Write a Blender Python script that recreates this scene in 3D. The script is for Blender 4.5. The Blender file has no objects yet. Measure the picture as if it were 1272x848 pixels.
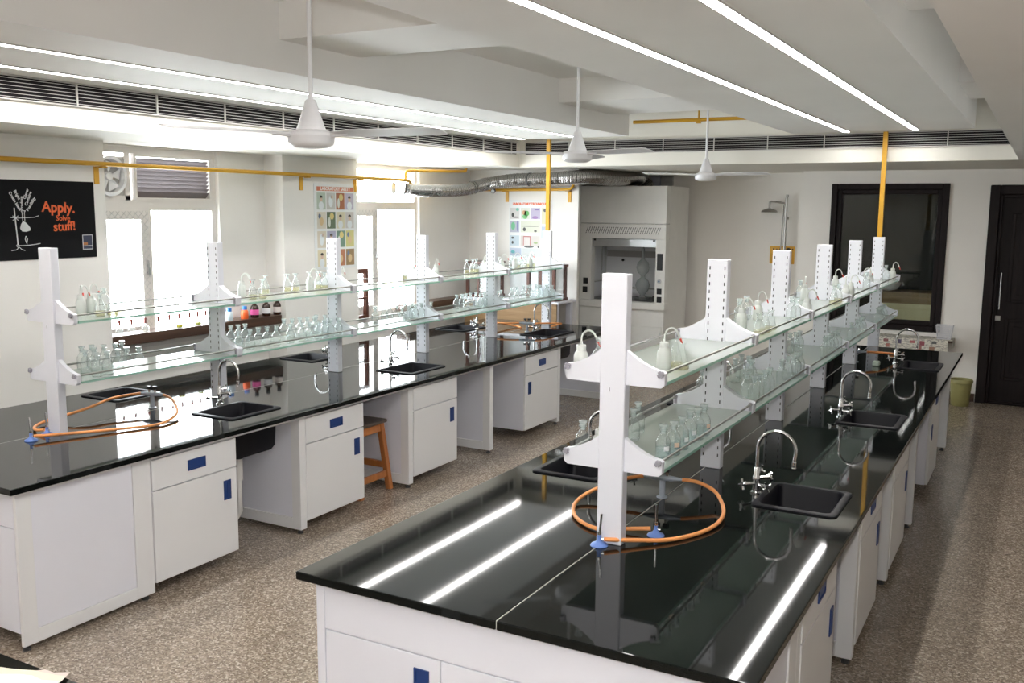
import bpy, bmesh, math, random
from mathutils import Vector, Matrix
S = bpy.context.scene
COL = S.collection
PI = math.pi
R = math.radians
random.seed(7)

# ---------------------------------------------------------------- camera, world, light, exposure
cam_d = bpy.data.cameras.new('camera')
cam = bpy.data.objects.new('camera', cam_d)
COL.objects.link(cam)
cam_d.sensor_width = 36
cam_d.lens = 33.61
cam_d.clip_start = 0.02
YAW, PITCH, ROLL = .5069, .138, .009
fw = Vector((-math.sin(YAW)*math.cos(PITCH), math.cos(YAW)*math.cos(PITCH), -math.sin(PITCH)))
rt = Vector((math.cos(YAW), math.sin(YAW), 0))
up = rt.cross(fw)
r2 = rt*math.cos(ROLL)+up*math.sin(ROLL)
u2 = -rt*math.sin(ROLL)+up*math.cos(ROLL)
cam.matrix_world = Matrix(((r2.x, u2.x, -fw.x, 0), (r2.y, u2.y, -fw.y, 0), (r2.z, u2.z, -fw.z, 2.0512), (0, 0, 0, 1)))
S.camera = cam
w = bpy.data.worlds.new('overcast sky')
S.world = w
w.use_nodes = True
bg = w.node_tree.nodes['Background']
bg.inputs[0].default_value = (.93, .97, 1, 1)
bg.inputs[1].default_value = 13.0
S.view_settings.view_transform = 'Standard'
S.view_settings.look = 'None'
S.view_settings.gamma = 1
S.view_settings.use_curve_mapping = False
S.view_settings.exposure = 1.02
LAMP = 17.5          # radiance of the ceiling strips
FLASH = 23.0         # the photographer's flash, just above the lens
fl = bpy.data.lights.new('flash', 'AREA')
fl.shape = 'RECTANGLE'; fl.size = .07; fl.size_y = .045; fl.energy = FLASH; fl.color = (1, .985, .96)
flo = bpy.data.objects.new('flash', fl); COL.objects.link(flo)
flo.matrix_world = cam.matrix_world.copy()
flo.location = Vector((0, 0, 2.0512)) + u2*.13 - r2*.05 - fw*.02
def portal(name, y0, y1, z0, z1):
    l = bpy.data.lights.new(name, 'AREA'); l.shape = 'RECTANGLE'; l.size = y1-y0; l.size_y = z1-z0
    l.cycles.is_portal = True
    o = bpy.data.objects.new(name, l); COL.objects.link(o)
    o.matrix_world = Matrix(((0, 0, -1, -6.42), (1, 0, 0, (y0+y1)/2), (0, -1, 0, (z0+z1)/2), (0, 0, 0, 1)))
portal('window_portal', 4.7, 6.1, .95, 2.5)
portal('window_portal', 7.6, 9.1, .95, 2.5)
cy = S.cycles
cy.max_bounces = 10; cy.transparent_max_bounces = 40; cy.diffuse_bounces = 5; cy.glossy_bounces = 5
cy.transmission_bounces = 8; cy.caustics_reflective = False; cy.caustics_refractive = False
cy.sample_clamp_indirect = 12
cy.use_denoising = True
cy.denoising_prefilter = 'ACCURATE'

# ---------------------------------------------------------------- helpers
OFF = {}
def woff(o):
    return OFF.get(o.name, Vector((0, 0, 0)))
class MB:
    def __init__(s): s.b = bmesh.new()
    def box(s, x0, x1, y0, y1, z0, z1):
        v = [s.b.verts.new(p) for p in ((x0,y0,z0),(x1,y0,z0),(x1,y1,z0),(x0,y1,z0),(x0,y0,z1),(x1,y0,z1),(x1,y1,z1),(x0,y1,z1))]
        for f in ((3,2,1,0),(4,5,6,7),(0,1,5,4),(1,2,6,5),(2,3,7,6),(3,0,4,7)): s.b.faces.new([v[i] for i in f])
        return s
    def tube(s, pts, r, n=8, cap=True):
        pts = [Vector(p) for p in pts]; rings = []; N = len(pts)
        rs = r if isinstance(r, (list, tuple)) else [r]*N
        ref = None
        for i, p in enumerate(pts):
            t = (pts[min(i+1, N-1)]-pts[max(i-1, 0)]).normalized()
            if ref is None:
                ref = Vector((0, 0, 1)) if abs(t.z) < .9 else Vector((1, 0, 0))
            a = t.cross(ref)
            if a.length < 1e-5: a = t.orthogonal()
            a.normalize(); b = t.cross(a).normalized(); ref = -b if False else ref
            # parallel transport
            if i: 
                a = pa - t*pa.dot(t)
                a.normalize(); b = t.cross(a)
            pa = a
            rings.append([s.b.verts.new(p+a*math.cos(2*PI*k/n)*rs[i]+b*math.sin(2*PI*k/n)*rs[i]) for k in range(n)])
        for i in range(N-1):
            for k in range(n):
                s.b.faces.new((rings[i][k], rings[i][(k+1)%n], rings[i+1][(k+1)%n], rings[i+1][k]))
        if cap:
            s.b.faces.new(rings[0][::-1]); s.b.faces.new(rings[-1])
        return s
    def lathe(s, prof, n=20, c=(0,0,0), cap=True, axis=None):
        rings = []; M = Matrix.Identity(3)
        if axis is not None: M = Vector((0,0,1)).rotation_difference(Vector(axis)).to_matrix()
        c = Vector(c)
        for r, z in prof:
            rings.append([s.b.verts.new(c+M@Vector((r*math.cos(2*PI*k/n), r*math.sin(2*PI*k/n), z))) for k in range(n)])
        for i in range(len(prof)-1):
            for k in range(n):
                s.b.faces.new((rings[i][k], rings[i][(k+1)%n], rings[i+1][(k+1)%n], rings[i+1][k]))
        if cap:
            s.b.faces.new(rings[0][::-1]); s.b.faces.new(rings[-1])
        return s
    def prism(s, poly, axis, a0, a1):
        def P(p, a):
            return {'x': (a, p[0], p[1]), 'y': (p[0], a, p[1]), 'z': (p[0], p[1], a)}[axis]
        A = [s.b.verts.new(P(p, a0)) for p in poly]; B = [s.b.verts.new(P(p, a1)) for p in poly]
        n = len(poly)
        for i in range(n): s.b.faces.new((A[i], A[(i+1)%n], B[(i+1)%n], B[i]))
        s.b.faces.new(A[::-1]); s.b.faces.new(B)
        return s
    def quad(s, *p):
        s.b.faces.new([s.b.verts.new(q) for q in p]); return s
    def plate(s, xs, ys, z0, z1, holes=()):
        """slab over the grid xs x ys with rectangular holes (x0,x1,y0,y1)"""
        def solid(i, j):
            if i < 0 or j < 0 or i >= len(xs)-1 or j >= len(ys)-1: return False
            cx, cyy = (xs[i]+xs[i+1])/2, (ys[j]+ys[j+1])/2
            return not any(h[0] < cx < h[1] and h[2] < cyy < h[3] for h in holes)
        vt = {}
        def V(i, j, z):
            k = (i, j, z)
            if k not in vt: vt[k] = s.b.verts.new((xs[i], ys[j], z))
            return vt[k]
        for i in range(len(xs)-1):
            for j in range(len(ys)-1):
                if not solid(i, j): continue
                s.b.faces.new((V(i,j,z1), V(i+1,j,z1), V(i+1,j+1,z1), V(i,j+1,z1)))
                s.b.faces.new((V(i,j,z0), V(i,j+1,z0), V(i+1,j+1,z0), V(i+1,j,z0)))
                for (di, dj, a, b) in ((-1,0,(i,j+1),(i,j)), (1,0,(i+1,j),(i+1,j+1)), (0,-1,(i,j),(i+1,j)), (0,1,(i+1,j+1),(i,j+1))):
                    if not solid(i+di, j+dj):
                        s.b.faces.new((V(*a,z0), V(*b,z0), V(*b,z1), V(*a,z1)))
        return s
    def build(s, name, m, parent=None, smooth=False, bevel=0, origin=None, seg=1):
        bmesh.ops.recalc_face_normals(s.b, faces=s.b.faces)
        off = woff(parent) if parent is not None else (Vector(origin) if origin is not None else Vector((0,0,0)))
        if off.length: bmesh.ops.translate(s.b, verts=s.b.verts, vec=-off)
        me = bpy.data.meshes.new(name); s.b.to_mesh(me); s.b.free()
        if smooth:
            for p in me.polygons: p.use_smooth = True
        for q in (m if isinstance(m, (list, tuple)) else [m]): me.materials.append(q)
        o = bpy.data.objects.new(name, me); COL.objects.link(o)
        if smooth:
            try: me.set_sharp_from_angle(angle=R(42))
            except Exception: pass
        if parent is not None: o.parent = parent
        elif origin is not None: o.location = off
        OFF[o.name] = off
        if bevel:
            b = o.modifiers.new('bevel', 'BEVEL'); b.width = bevel; b.segments = seg; b.limit_method = 'ANGLE'; b.angle_limit = R(50)
        return o
def tag(o, label=None, cat=None, group=None, kind=None):
    if label: o['label'] = label
    if cat: o['category'] = cat
    if group: o['group'] = group
    if kind: o['kind'] = kind
    return o
def thing(name, label, cat, loc=(0,0,0), group=None):
    o = bpy.data.objects.new(name, None); COL.objects.link(o); o.location = loc
    o.empty_display_size = .05
    OFF[o.name] = Vector(loc)
    return tag(o, label, cat, group)
def dup(root, loc, label=None, group=None, rotz=0):
    def cp(o, par):
        c = o.copy(); COL.objects.link(c); c.parent = par
        for ch in list(o.children): cp(ch, c)
        return c
    r = cp(root, None); r.location = loc; r.rotation_euler = (0, 0, rotz)
    if label: r['label'] = label
    if group: r['group'] = group
    return r
def box(name, m, x0, x1, y0, y1, z0, z1, parent=None, bevel=0, origin=None):
    return MB().box(x0,x1,y0,y1,z0,z1).build(name, m, parent, bevel=bevel, origin=origin)
def struct(name, mb, m, label=None, bevel=0):
    o = mb.build(name, m, bevel=bevel); o['kind'] = 'structure'
    if label: o['label'] = label
    return o
def smooth_path(pts, n=8):
    P = [Vector(p) for p in pts]; out = []
    for i in range(len(P)-1):
        a, b, c, d = P[max(i-1,0)], P[i], P[i+1], P[min(i+2,len(P)-1)]
        for k in range(n):
            t = k/n
            out.append(.5*((2*b)+(c-a)*t+(2*a-5*b+4*c-d)*t*t+(3*b-a-3*c+d)*t**3))
    out.append(P[-1]); return out

# ---------------------------------------------------------------- materials
def mat(name, col, rough=.5, metal=0, spec=.5, noise=0, nscale=8, emit=0, bump=0, bscale=60, coat=0, trans=0):
    m = bpy.data.materials.new(name); m.use_nodes = True
    nt = m.node_tree; p = nt.nodes['Principled BSDF']
    p.inputs['Base Color'].default_value = (*col, 1); p.inputs['Roughness'].default_value = rough
    p.inputs['Metallic'].default_value = metal; p.inputs['Specular IOR Level'].default_value = spec
    p.inputs['Coat Weight'].default_value = coat
    if emit:
        p.inputs['Emission Color'].default_value = (*col, 1); p.inputs['Emission Strength'].default_value = emit
    if noise or bump:
        tc = nt.nodes.new('ShaderNodeTexCoord')
    if noise:
        n = nt.nodes.new('ShaderNodeTexNoise'); n.inputs['Scale'].default_value = nscale; n.inputs['Detail'].default_value = 5
        nt.links.new(tc.outputs['Object'], n.inputs['Vector'])
        r = nt.nodes.new('ShaderNodeMapRange'); r.inputs[1].default_value = .3; r.inputs[2].default_value = .7
        r.inputs[3].default_value = 1-noise; r.inputs[4].default_value = 1+noise
        nt.links.new(n.outputs['Fac'], r.inputs[0])
        x = nt.nodes.new('ShaderNodeMix'); x.data_type = 'RGBA'; x.blend_type = 'MULTIPLY'; x.inputs[0].default_value = 1
        x.inputs[6].default_value = (*col, 1)
        nt.links.new(r.outputs[0], x.inputs[7]); nt.links.new(x.outputs[2], p.inputs['Base Color'])
    if bump:
        n2 = nt.nodes.new('ShaderNodeTexNoise'); n2.inputs['Scale'].default_value = bscale; n2.inputs['Detail'].default_value = 3
        nt.links.new(tc.outputs['Object'], n2.inputs['Vector'])
        b = nt.nodes.new('ShaderNodeBump'); b.inputs['Strength'].default_value = bump; b.inputs['Distance'].default_value = .01
        nt.links.new(n2.outputs['Fac'], b.inputs['Height']); nt.links.new(b.outputs[0], p.inputs['Normal'])
    return m
def wood(name, c1, c2, rough=.4, scale=(2, 30, 30)):
    m = mat(name, c1, rough); nt = m.node_tree; p = nt.nodes['Principled BSDF']
    tc = nt.nodes.new('ShaderNodeTexCoord'); mp = nt.nodes.new('ShaderNodeMapping'); mp.inputs['Scale'].default_value = scale
    n = nt.nodes.new('ShaderNodeTexNoise'); n.inputs['Scale'].default_value = 1; n.inputs['Detail'].default_value = 6; n.inputs['Distortion'].default_value = .6
    cr = nt.nodes.new('ShaderNodeValToRGB'); cr.color_ramp.elements[0].color = (*c1, 1); cr.color_ramp.elements[1].color = (*c2, 1)
    cr.color_ramp.elements[0].position = .35; cr.color_ramp.elements[1].position = .68
    nt.links.new(tc.outputs['Object'], mp.inputs[0]); nt.links.new(mp.outputs[0], n.inputs['Vector'])
    nt.links.new(n.outputs['Fac'], cr.inputs[0]); nt.links.new(cr.outputs[0], p.inputs['Base Color'])
    return m
def glass(name, tint, body=(.8,.9,.88), bodyw=.03, rough=.02, ior=1.5, edge=1.0, rim=None):
    """thin-walled glass: fresnel reflection over a tinted transparent film"""
    m = bpy.data.materials.new(name); m.use_nodes = True; nt = m.node_tree; nt.nodes.clear()
    o = nt.nodes.new('ShaderNodeOutputMaterial'); t = nt.nodes.new('ShaderNodeBsdfTransparent'); t.inputs[0].default_value = (*tint, 1)
    d = nt.nodes.new('ShaderNodeBsdfTranslucent'); d.inputs[0].default_value = (*body, 1)
    d2 = nt.nodes.new('ShaderNodeBsdfDiffuse'); d2.inputs[0].default_value = (*body, 1)
    md = nt.nodes.new('ShaderNodeMixShader'); md.inputs[0].default_value = .3; nt.links.new(d2.outputs[0], md.inputs[1]); nt.links.new(d.outputs[0], md.inputs[2])
    g = nt.nodes.new('ShaderNodeBsdfGlossy'); g.inputs['Roughness'].default_value = rough
    m1 = nt.nodes.new('ShaderNodeMixShader'); m1.inputs[0].default_value = bodyw
    nt.links.new(t.outputs[0], m1.inputs[1]); nt.links.new(md.outputs[0], m1.inputs[2])
    f = nt.nodes.new('ShaderNodeLayerWeight'); f.inputs[0].default_value = .5
    pw = nt.nodes.new('ShaderNodeMath'); pw.operation = 'POWER'; pw.inputs[1].default_value = 3.0
    nt.links.new(f.outputs['Facing'], pw.inputs[0])
    mu = nt.nodes.new('ShaderNodeMath'); mu.operation = 'MULTIPLY_ADD'; mu.inputs[1].default_value = .85*edge; mu.inputs[2].default_value = ((ior-1)/(ior+1))**2; mu.use_clamp = True
    nt.links.new(pw.outputs[0], mu.inputs[0])
    if rim:                      # the wall of a bottle is seen edge-on at its outline
        p5 = nt.nodes.new('ShaderNodeMath'); p5.operation = 'POWER'; p5.inputs[1].default_value = 2.8
        nt.links.new(f.outputs['Facing'], p5.inputs[0])
        xr = nt.nodes.new('ShaderNodeMix'); xr.data_type = 'RGBA'; xr.inputs[6].default_value = (*tint, 1); xr.inputs[7].default_value = (*rim, 1)
        nt.links.new(p5.outputs[0], xr.inputs[0]); nt.links.new(xr.outputs[2], t.inputs[0])
    m2 = nt.nodes.new('ShaderNodeMixShader'); nt.links.new(mu.outputs[0], m2.inputs[0])
    nt.links.new(m1.outputs[0], m2.inputs[1]); nt.links.new(g.outputs[0], m2.inputs[2])
    nt.links.new(m2.outputs[0], o.inputs[0])
    return m
def soft(name, col, tr=.4, rough=.35):
    """milky plastic: diffuse and translucent under a faint gloss"""
    m = bpy.data.materials.new(name); m.use_nodes = True; nt = m.node_tree; nt.nodes.clear()
    o = nt.nodes.new('ShaderNodeOutputMaterial')
    a = nt.nodes.new('ShaderNodeBsdfDiffuse'); a.inputs[0].default_value = (*col, 1)
    b = nt.nodes.new('ShaderNodeBsdfTranslucent'); b.inputs[0].default_value = (*col, 1)
    g = nt.nodes.new('ShaderNodeBsdfGlossy'); g.inputs['Roughness'].default_value = rough
    x = nt.nodes.new('ShaderNodeMixShader'); x.inputs[0].default_value = tr
    y = nt.nodes.new('ShaderNodeMixShader'); f = nt.nodes.new('ShaderNodeFresnel'); f.inputs[0].default_value = 1.45
    nt.links.new(a.outputs[0], x.inputs[1]); nt.links.new(b.outputs[0], x.inputs[2])
    nt.links.new(f.outputs[0], y.inputs[0]); nt.links.new(x.outputs[0], y.inputs[1]); nt.links.new(g.outputs[0], y.inputs[2])
    nt.links.new(y.outputs[0], o.inputs[0]); return m

M = {}
M['wall'] = mat('wall paint', (.77, .755, .725), .6, noise=.03, nscale=1.3, bump=.03)
M['wallback'] = mat('lightened wall paint', (.88, .855, .81), .6, noise=.03, nscale=1.3, bump=.03)  # colour raised to stand in for light missing at the back
M['ceil'] = mat('ceiling paint', (.90, .89, .87), .7, noise=.02, nscale=1.5)
M['fascia'] = mat('cream soffit paint', (.80, .78, .71), .7, noise=.02, nscale=1.5)  # own cream colour, also darkened to offset glare from the strips
M['lam'] = mat('white laminate', (.775, .785, .86), .35, noise=.012, nscale=3)  # bluish white, cool cast of flash and windows put into the colour
M['lam2'] = mat('white door laminate', (.785, .79, .805), .4, noise=.012, nscale=3)
M['post'] = mat('white powder coat', (.78, .79, .85), .4)
M['slot'] = mat('slot shadow', (.02, .02, .025), .8)
M['seamwhite'] = mat('white joint filler', (.6, .6, .56), .6)
M['sink'] = mat('black sink resin', (.007, .007, .010), .42, spec=.15)
M['chrome'] = mat('chrome', (.72, .72, .73), .14, 1)
M['steel'] = mat('brushed steel', (.36, .35, .33), .28, 1)
M['blue'] = mat('blue plastic handle', (.012, .045, .19), .35)
M['blueb'] = mat('blue burner base', (.14, .25, .62), .4)
M['orange'] = mat('orange rubber hose', (.90, .36, .12), .45)
M['grey'] = mat('grey valve plastic', (.42, .46, .53), .4)
M['knob'] = mat('grey knob', (.33, .32, .36), .45)
M['black'] = mat('black plastic', (.015, .015, .017), .35)
M['yellow'] = mat('yellow pipe paint', (.62, .33, .02), .35)
M['fan'] = mat('white fan enamel', (.80, .80, .82), .3)
M['dark'] = mat('painted duct shade', (.018, .016, .018), .9, spec=.1)  # near-black, paints the shade behind the grille slats
M['slat'] = mat('grille slat', (.62, .60, .58), .5)
M['hood'] = mat('grey hood panel', (.84, .84, .815), .45, noise=.02)
M['hoodin'] = mat('hood liner', (.85, .86, .88), .5)
M['alu'] = mat('aluminium', (.62, .64, .66), .3, .8)
M['duct'] = mat('aluminium foil duct', (.40, .39, .38), .24, 1, bump=.5, bscale=45)
M['stool'] = wood('orange stool wood', (.36, .125, .035), (.50, .19, .06), .35, (12, 12, 1.5))
M['stooltop'] = mat('dark stool seat', (.10, .075, .06), .4)
M['redwood'] = wood('red brown balance wood', (.075, .02, .012), (.125, .042, .024), .35, (14, 14, 2))
M['tan'] = wood('tan plywood', (.24, .145, .065), (.32, .20, .10), .5, (2, 2, 30))
M['darkwood'] = wood('dark door wood', (.007, .004, .0045), (.014, .009, .009), .5, (25, 25, 1.5))
M['darkwood'].node_tree.nodes['Principled BSDF'].inputs['Specular IOR Level'].default_value = .2
M['ledgewood'] = wood('dark brown ledge', (.05, .026, .017), (.085, .045, .028), .35, (30, 2, 30))
M['cream'] = wood('cream board', (.74, .63, .40), (.80, .70, .47), .5, (12, 12, 2))
M['sash'] = mat('window frame paint', (.66, .63, .60), .4)
M['mesh'] = mat('mesh grey', (.45, .44, .43), .5)
M['louver'] = mat('grey louver blade', (.19, .165, .17), .4)
M['board'] = mat('black poster paper', (.005, .005, .006), .7, spec=.15)
M['chalk'] = mat('white print', (.72, .73, .74), .6)
M['oprint'] = mat('orange print', (.78, .13, .03), .6)
M['paper'] = mat('poster paper', (.72, .74, .74), .4)
M['paperw'] = mat('white paper', (.80, .79, .76), .7)
M['olive'] = mat('olive plastic', (.32, .30, .12), .4)
M['basket'] = mat('white basket plastic', (.72, .72, .76), .4)
M['foot'] = mat('dark levelling foot', (.05, .05, .05), .5)
M['pipew'] = mat('white drain pipe', (.78, .77, .74), .35)
M['amber'] = mat('amber glass', (.03, .010, .004), .1)
M['red'] = mat('red plastic', (.65, .07, .05), .4)
M['rubber'] = mat('red brown rubber bulb', (.22, .05, .04), .5)
M['orangeb'] = mat('yellow box', (.72, .38, .03), .4)
M['tray'] = mat('black tray', (.02, .02, .02), .4)
M['clear'] = glass('clear bottle glass', (.97, .99, .985), (.92, .97, .96), .09, .03, 1.45, 1.15, (.28, .36, .35))  # white body adds a painted haze in place of bright highlights
M['stopper'] = glass('glass stopper', (.9, .95, .94), (.90, .96, .95), .45, .08, 1.5, .9)
M['pane'] = glass('window pane', (.97, .985, .985), (.9, .9, .9), 0, .01, 1.45)
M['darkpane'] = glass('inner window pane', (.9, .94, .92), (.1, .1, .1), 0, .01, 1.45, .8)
M['shelf'] = glass('frosted shelf glass', (.62, .74, .68), (.84, .91, .85), .80, .08, 1.45)
M['shelfedge'] = soft('green glass edge', (.46, .76, .64), .5, .1)
M['ldpe'] = soft('milky wash bottle plastic', (.84, .87, .83), .35, .3)
M['liquid'] = glass('yellow tint', (.95, .91, .74), (.85, .78, .50), .22, .1)
M['liqclear'] = glass('clear liquid', (.90, .96, .97), (.8, .9, .92), .15, .05, 1.33, .6)
M['yliq'] = mat('yellow indicator', (.75, .70, .03), .2)
M['bluecap'] = mat('blue cap', (.05, .22, .62), .4)
M['orliq'] = mat('orange red liquid', (.80, .13, .03), .3)
M['pink'] = mat('magenta label', (.75, .12, .38), .5)
M['wlabel'] = mat('white label', (.75, .78, .80), .6)
M['peach'] = mat('peach label', (.80, .60, .47), .6)
M['lamp'] = mat('lamp diffuser', (1, .975, .945), .5, emit=LAMP)
M['lampframe'] = mat('lamp housing', (.70, .69, .67), .4)
# black granite: tiny speckle, polished
def granite():
    m = mat('black granite', (.006, .007, .007), .085, spec=.26); nt = m.node_tree; p = nt.nodes['Principled BSDF']
    tc = nt.nodes.new('ShaderNodeTexCoord'); n = nt.nodes.new('ShaderNodeTexNoise'); n.inputs['Scale'].default_value = 420; n.inputs['Detail'].default_value = 2
    cr = nt.nodes.new('ShaderNodeValToRGB'); e = cr.color_ramp.elements
    e[0].position = .45; e[0].color = (.0022, .003, .0028, 1); e[1].position = .76; e[1].color = (.013, .016, .015, 1)
    nt.links.new(tc.outputs['Object'], n.inputs['Vector']); nt.links.new(n.outputs['Fac'], cr.inputs[0]); nt.links.new(cr.outputs[0], p.inputs['Base Color'])
    n3 = nt.nodes.new('ShaderNodeTexNoise'); n3.inputs['Scale'].default_value = 3; n3.inputs['Detail'].default_value = 4
    mr = nt.nodes.new('ShaderNodeMapRange'); mr.inputs[3].default_value = .034; mr.inputs[4].default_value = .050
    nt.links.new(tc.outputs['Object'], n3.inputs['Vector']); nt.links.new(n3.outputs['Fac'], mr.inputs[0]); nt.links.new(mr.outputs[0], p.inputs['Roughness'])
    return m
M['granite'] = granite()
def terrazzo():
    m = mat('terrazzo floor', (.3, .26, .2), .22, spec=.5); nt = m.node_tree; p = nt.nodes['Principled BSDF']
    tc = nt.nodes.new('ShaderNodeTexCoord')
    v = nt.nodes.new('ShaderNodeTexVoronoi'); v.inputs['Scale'].default_value = 120; v.inputs['Randomness'].default_value = 1
    sep = nt.nodes.new('ShaderNodeSeparateColor')
    cr = nt.nodes.new('ShaderNodeValToRGB'); e = cr.color_ramp.elements
    e[0].position = 0; e[0].color = (.16, .125, .095, 1); e[1].position = 1; e[1].color = (.60, .52, .43, 1)
    for pos, c in ((.25, (.24, .19, .146)), (.55, (.31, .25, .195)), (.8, (.38, .315, .253))):
        q = cr.color_ramp.elements.new(pos); q.color = (*c, 1)
    n = nt.nodes.new('ShaderNodeTexNoise'); n.inputs['Scale'].default_value = 3; n.inputs['Detail'].default_value = 4
    mr = nt.nodes.new('ShaderNodeMapRange'); mr.inputs[3].default_value = .82; mr.inputs[4].default_value = 1.18
    x = nt.nodes.new('ShaderNodeMix'); x.data_type = 'RGBA'; x.blend_type = 'MULTIPLY'; x.inputs[0].default_value = 1
    L = nt.links.new
    L(tc.outputs['Object'], v.inputs['Vector']); L(v.outputs['Color'], sep.inputs[0]); L(sep.outputs[0], cr.inputs[0])
    L(tc.outputs['Object'], n.inputs['Vector']); L(n.outputs['Fac'], mr.inputs[0]); L(cr.outputs[0], x.inputs[6]); L(mr.outputs[0], x.inputs[7]); L(x.outputs[2], p.inputs['Base Color'])
    p.inputs['Roughness'].default_value = .19
    return m
M['floor'] = terrazzo()
def newsprint():
    m = mat('newsprint', (.70, .67, .58), .7); nt = m.node_tree; p = nt.nodes['Principled BSDF']
    tc = nt.nodes.new('ShaderNodeTexCoord'); mp = nt.nodes.new('ShaderNodeMapping'); mp.inputs['Scale'].default_value = (25, 25, 90)
    n = nt.nodes.new('ShaderNodeTexNoise'); n.inputs['Scale'].default_value = 1.5; n.inputs['Detail'].default_value = 2
    cr = nt.nodes.new('ShaderNodeValToRGB'); e = cr.color_ramp.elements; e[0].position = .42; e[0].color = (.35, .33, .30, 1); e[1].position = .5; e[1].color = (.72, .69, .60, 1)
    nt.links.new(tc.outputs['Object'], mp.inputs[0]); nt.links.new(mp.outputs[0], n.inputs['Vector']); nt.links.new(n.outputs['Fac'], cr.inputs[0]); nt.links.new(cr.outputs[0], p.inputs['Base Color'])
    return m
M['news'] = newsprint()

# ---------------------------------------------------------------- the room
XW, XP = -6.22, -6.0         # recessed window wall and its piers
ZS, ZC = 2.51, 3.15          # soffit, recessed ceiling
struct('floor', MB().box(-6.34, 3.2, -3.2, 12.6, -.1, 0), M['floor'], 'speckled brown terrazzo floor')
struct('ceiling', MB().box(-6.34, 3.2, -3.2, 12.6, ZC, ZC+.1), M['ceil'], 'white recessed ceiling above the hanging boxes')
# left wall: piers and recesses around two windows
W1 = (4.70, 6.01, .98, 2.50); W2 = (7.62, 9.02, .90, 2.50)
wl = MB()
wl.box(-6.34, XP, -3.2, W1[0], 0, ZC)                # pier with the black poster
wl.box(-6.34, XW+.0, W1[1], 6.56, 0, ZC)             # recessed wall right of window 1
wl.box(-6.34, XP, 6.56, W2[0], 0, ZC)                # pier with the safety poster
wl.box(-6.34, XW, W2[1], 10.4, 0, ZC)                # recessed wall right of window 2
wl.box(-6.34, XW, W1[0], W1[1], 0, W1[2]); wl.box(-6.34, XW, W2[0], W2[1], 0, W2[2])
wl.box(-6.34, XW, W1[0], W1[1], W1[3], ZC); wl.box(-6.34, XW, W2[0], W2[1], W2[3], ZC)
struct('wall_left', wl, M['wall'], 'cream window wall with two window recesses between piers')
wb = MB()
wb.box(-6.34, -4.75, 10.10, 10.16, 0, ZC); wb.box(-5.30, -5.24, 10.16, 11.95, 0, ZC)
struct('wall_back_left', wb, M['wall'], 'cream wall behind the techniques poster')
struct('wall_back', MB().box(-5.3, -2.52, 11.9, 12.2, 0, ZC), M['wallback'], 'grey cream recessed wall behind fume hood and shower')
DW = (-2.19, -.955, .735, 2.365); DR = (-.56, .60, 2.345)
wd = MB()
wd.box(-2.52, DW[0], 11.465, 11.95, 0, ZC); wd.box(DW[0], DW[1], 11.465, 11.65, 0, DW[2]); wd.box(DW[0], DW[1], 11.465, 11.65, DW[3], ZC)
wd.box(DW[1], DR[0], 11.465, 11.65, 0, ZC); wd.box(DR[0], DR[1], 11.465, 11.65, DR[2], ZC); wd.box(DR[1], 3.2, 11.465, 11.65, 0, ZC)
struct('wall_door', wd, M['wallback'], 'cream wall holding the dark wood window and the door')
struct('wall_right', MB().box(3.0, 3.2, -3.2, 12.6, 0, ZC), M['wall'])
struct('wall_near', MB().box(-6.34, 3.2, -3.2, -3.0, 0, ZC), M['wall'])
struct('baseboard_back', MB().box(-6.2, -4.75, 10.08, 10.1, 0, .09).box(-.95, -.57, 11.45, 11.465, 0, .09), M['ledgewood'])
# soffits, dropped boxes, beams
struct('trim_1', MB().box(-6.3, -5.2, -3.0, 9.5, ZS, ZC), M['fascia'], 'boxed soffit with an air grille along the window wall')
struct('trim_2', MB().box(-6.3, 3.1, 9.5, 12.2, ZS, ZC), M['fascia'], 'boxed soffit with an air grille across the back')
struct('trim_3', MB().box(-.263, 3.1, -3.0, 9.5, ZS, ZC), M['ceil'], 'low soffit over the door aisle')
struct('trim_4', MB().box(-5.2, -3.73, -3.0, 9.08, 2.78, ZC), M['ceil'], 'dropped ceiling box over the left bench')
struct('trim_5', MB().box(-2.19, -.62, -3.0, 9.4, 2.78, ZC), M['ceil'], 'dropped ceiling box over the right bench')
for i, (y0, y1) in enumerate(((4.08, 4.77), (7.5, 8.6), (.6, 1.3))):
    struct('trim_%d' % (6+i), MB().box(-3.73, -2.19, y0, y1, 2.95, ZC).box(-.62, -.263, y0, y1, 2.95, ZC), M['ceil'], 'cross beam between the dropped ceiling boxes')
# ceiling light strips
def strip(x, y1, label):
    t = thing('ceiling_light', label, 'ceiling light', (x, 3.2, 2.78), 'recessed strip lights')
    seg = 1.215; n = 0; y = y1
    while y > -2.6:
        a = max(y-seg, -2.7)
        box('diffuser', M['lamp'], x-.026, x+.026, a+.006, y-.002, 2.774, 2.782, t)
        y = a
    MB().box(x-.032, x-.026, -2.7, y1+.005, 2.773, 2.782).box(x+.026, x+.032, -2.7, y1+.005, 2.773, 2.782).box(x-.026, x+.026, y1, y1+.006, 2.773, 2.782).build('housing', M['lampframe'], t)
strip(-1.68, 9.33, 'long white light strip, left one of the two over the right bench')
strip(-1.09, 9.35, 'long white light strip, right one of the two over the right bench')
strip(-4.25, 9.03, 'long white light strip on the left box, the one farther from the windows')
strip(-4.90, 9.03, 'long white light strip on the left box, the one nearer the windows')
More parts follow.
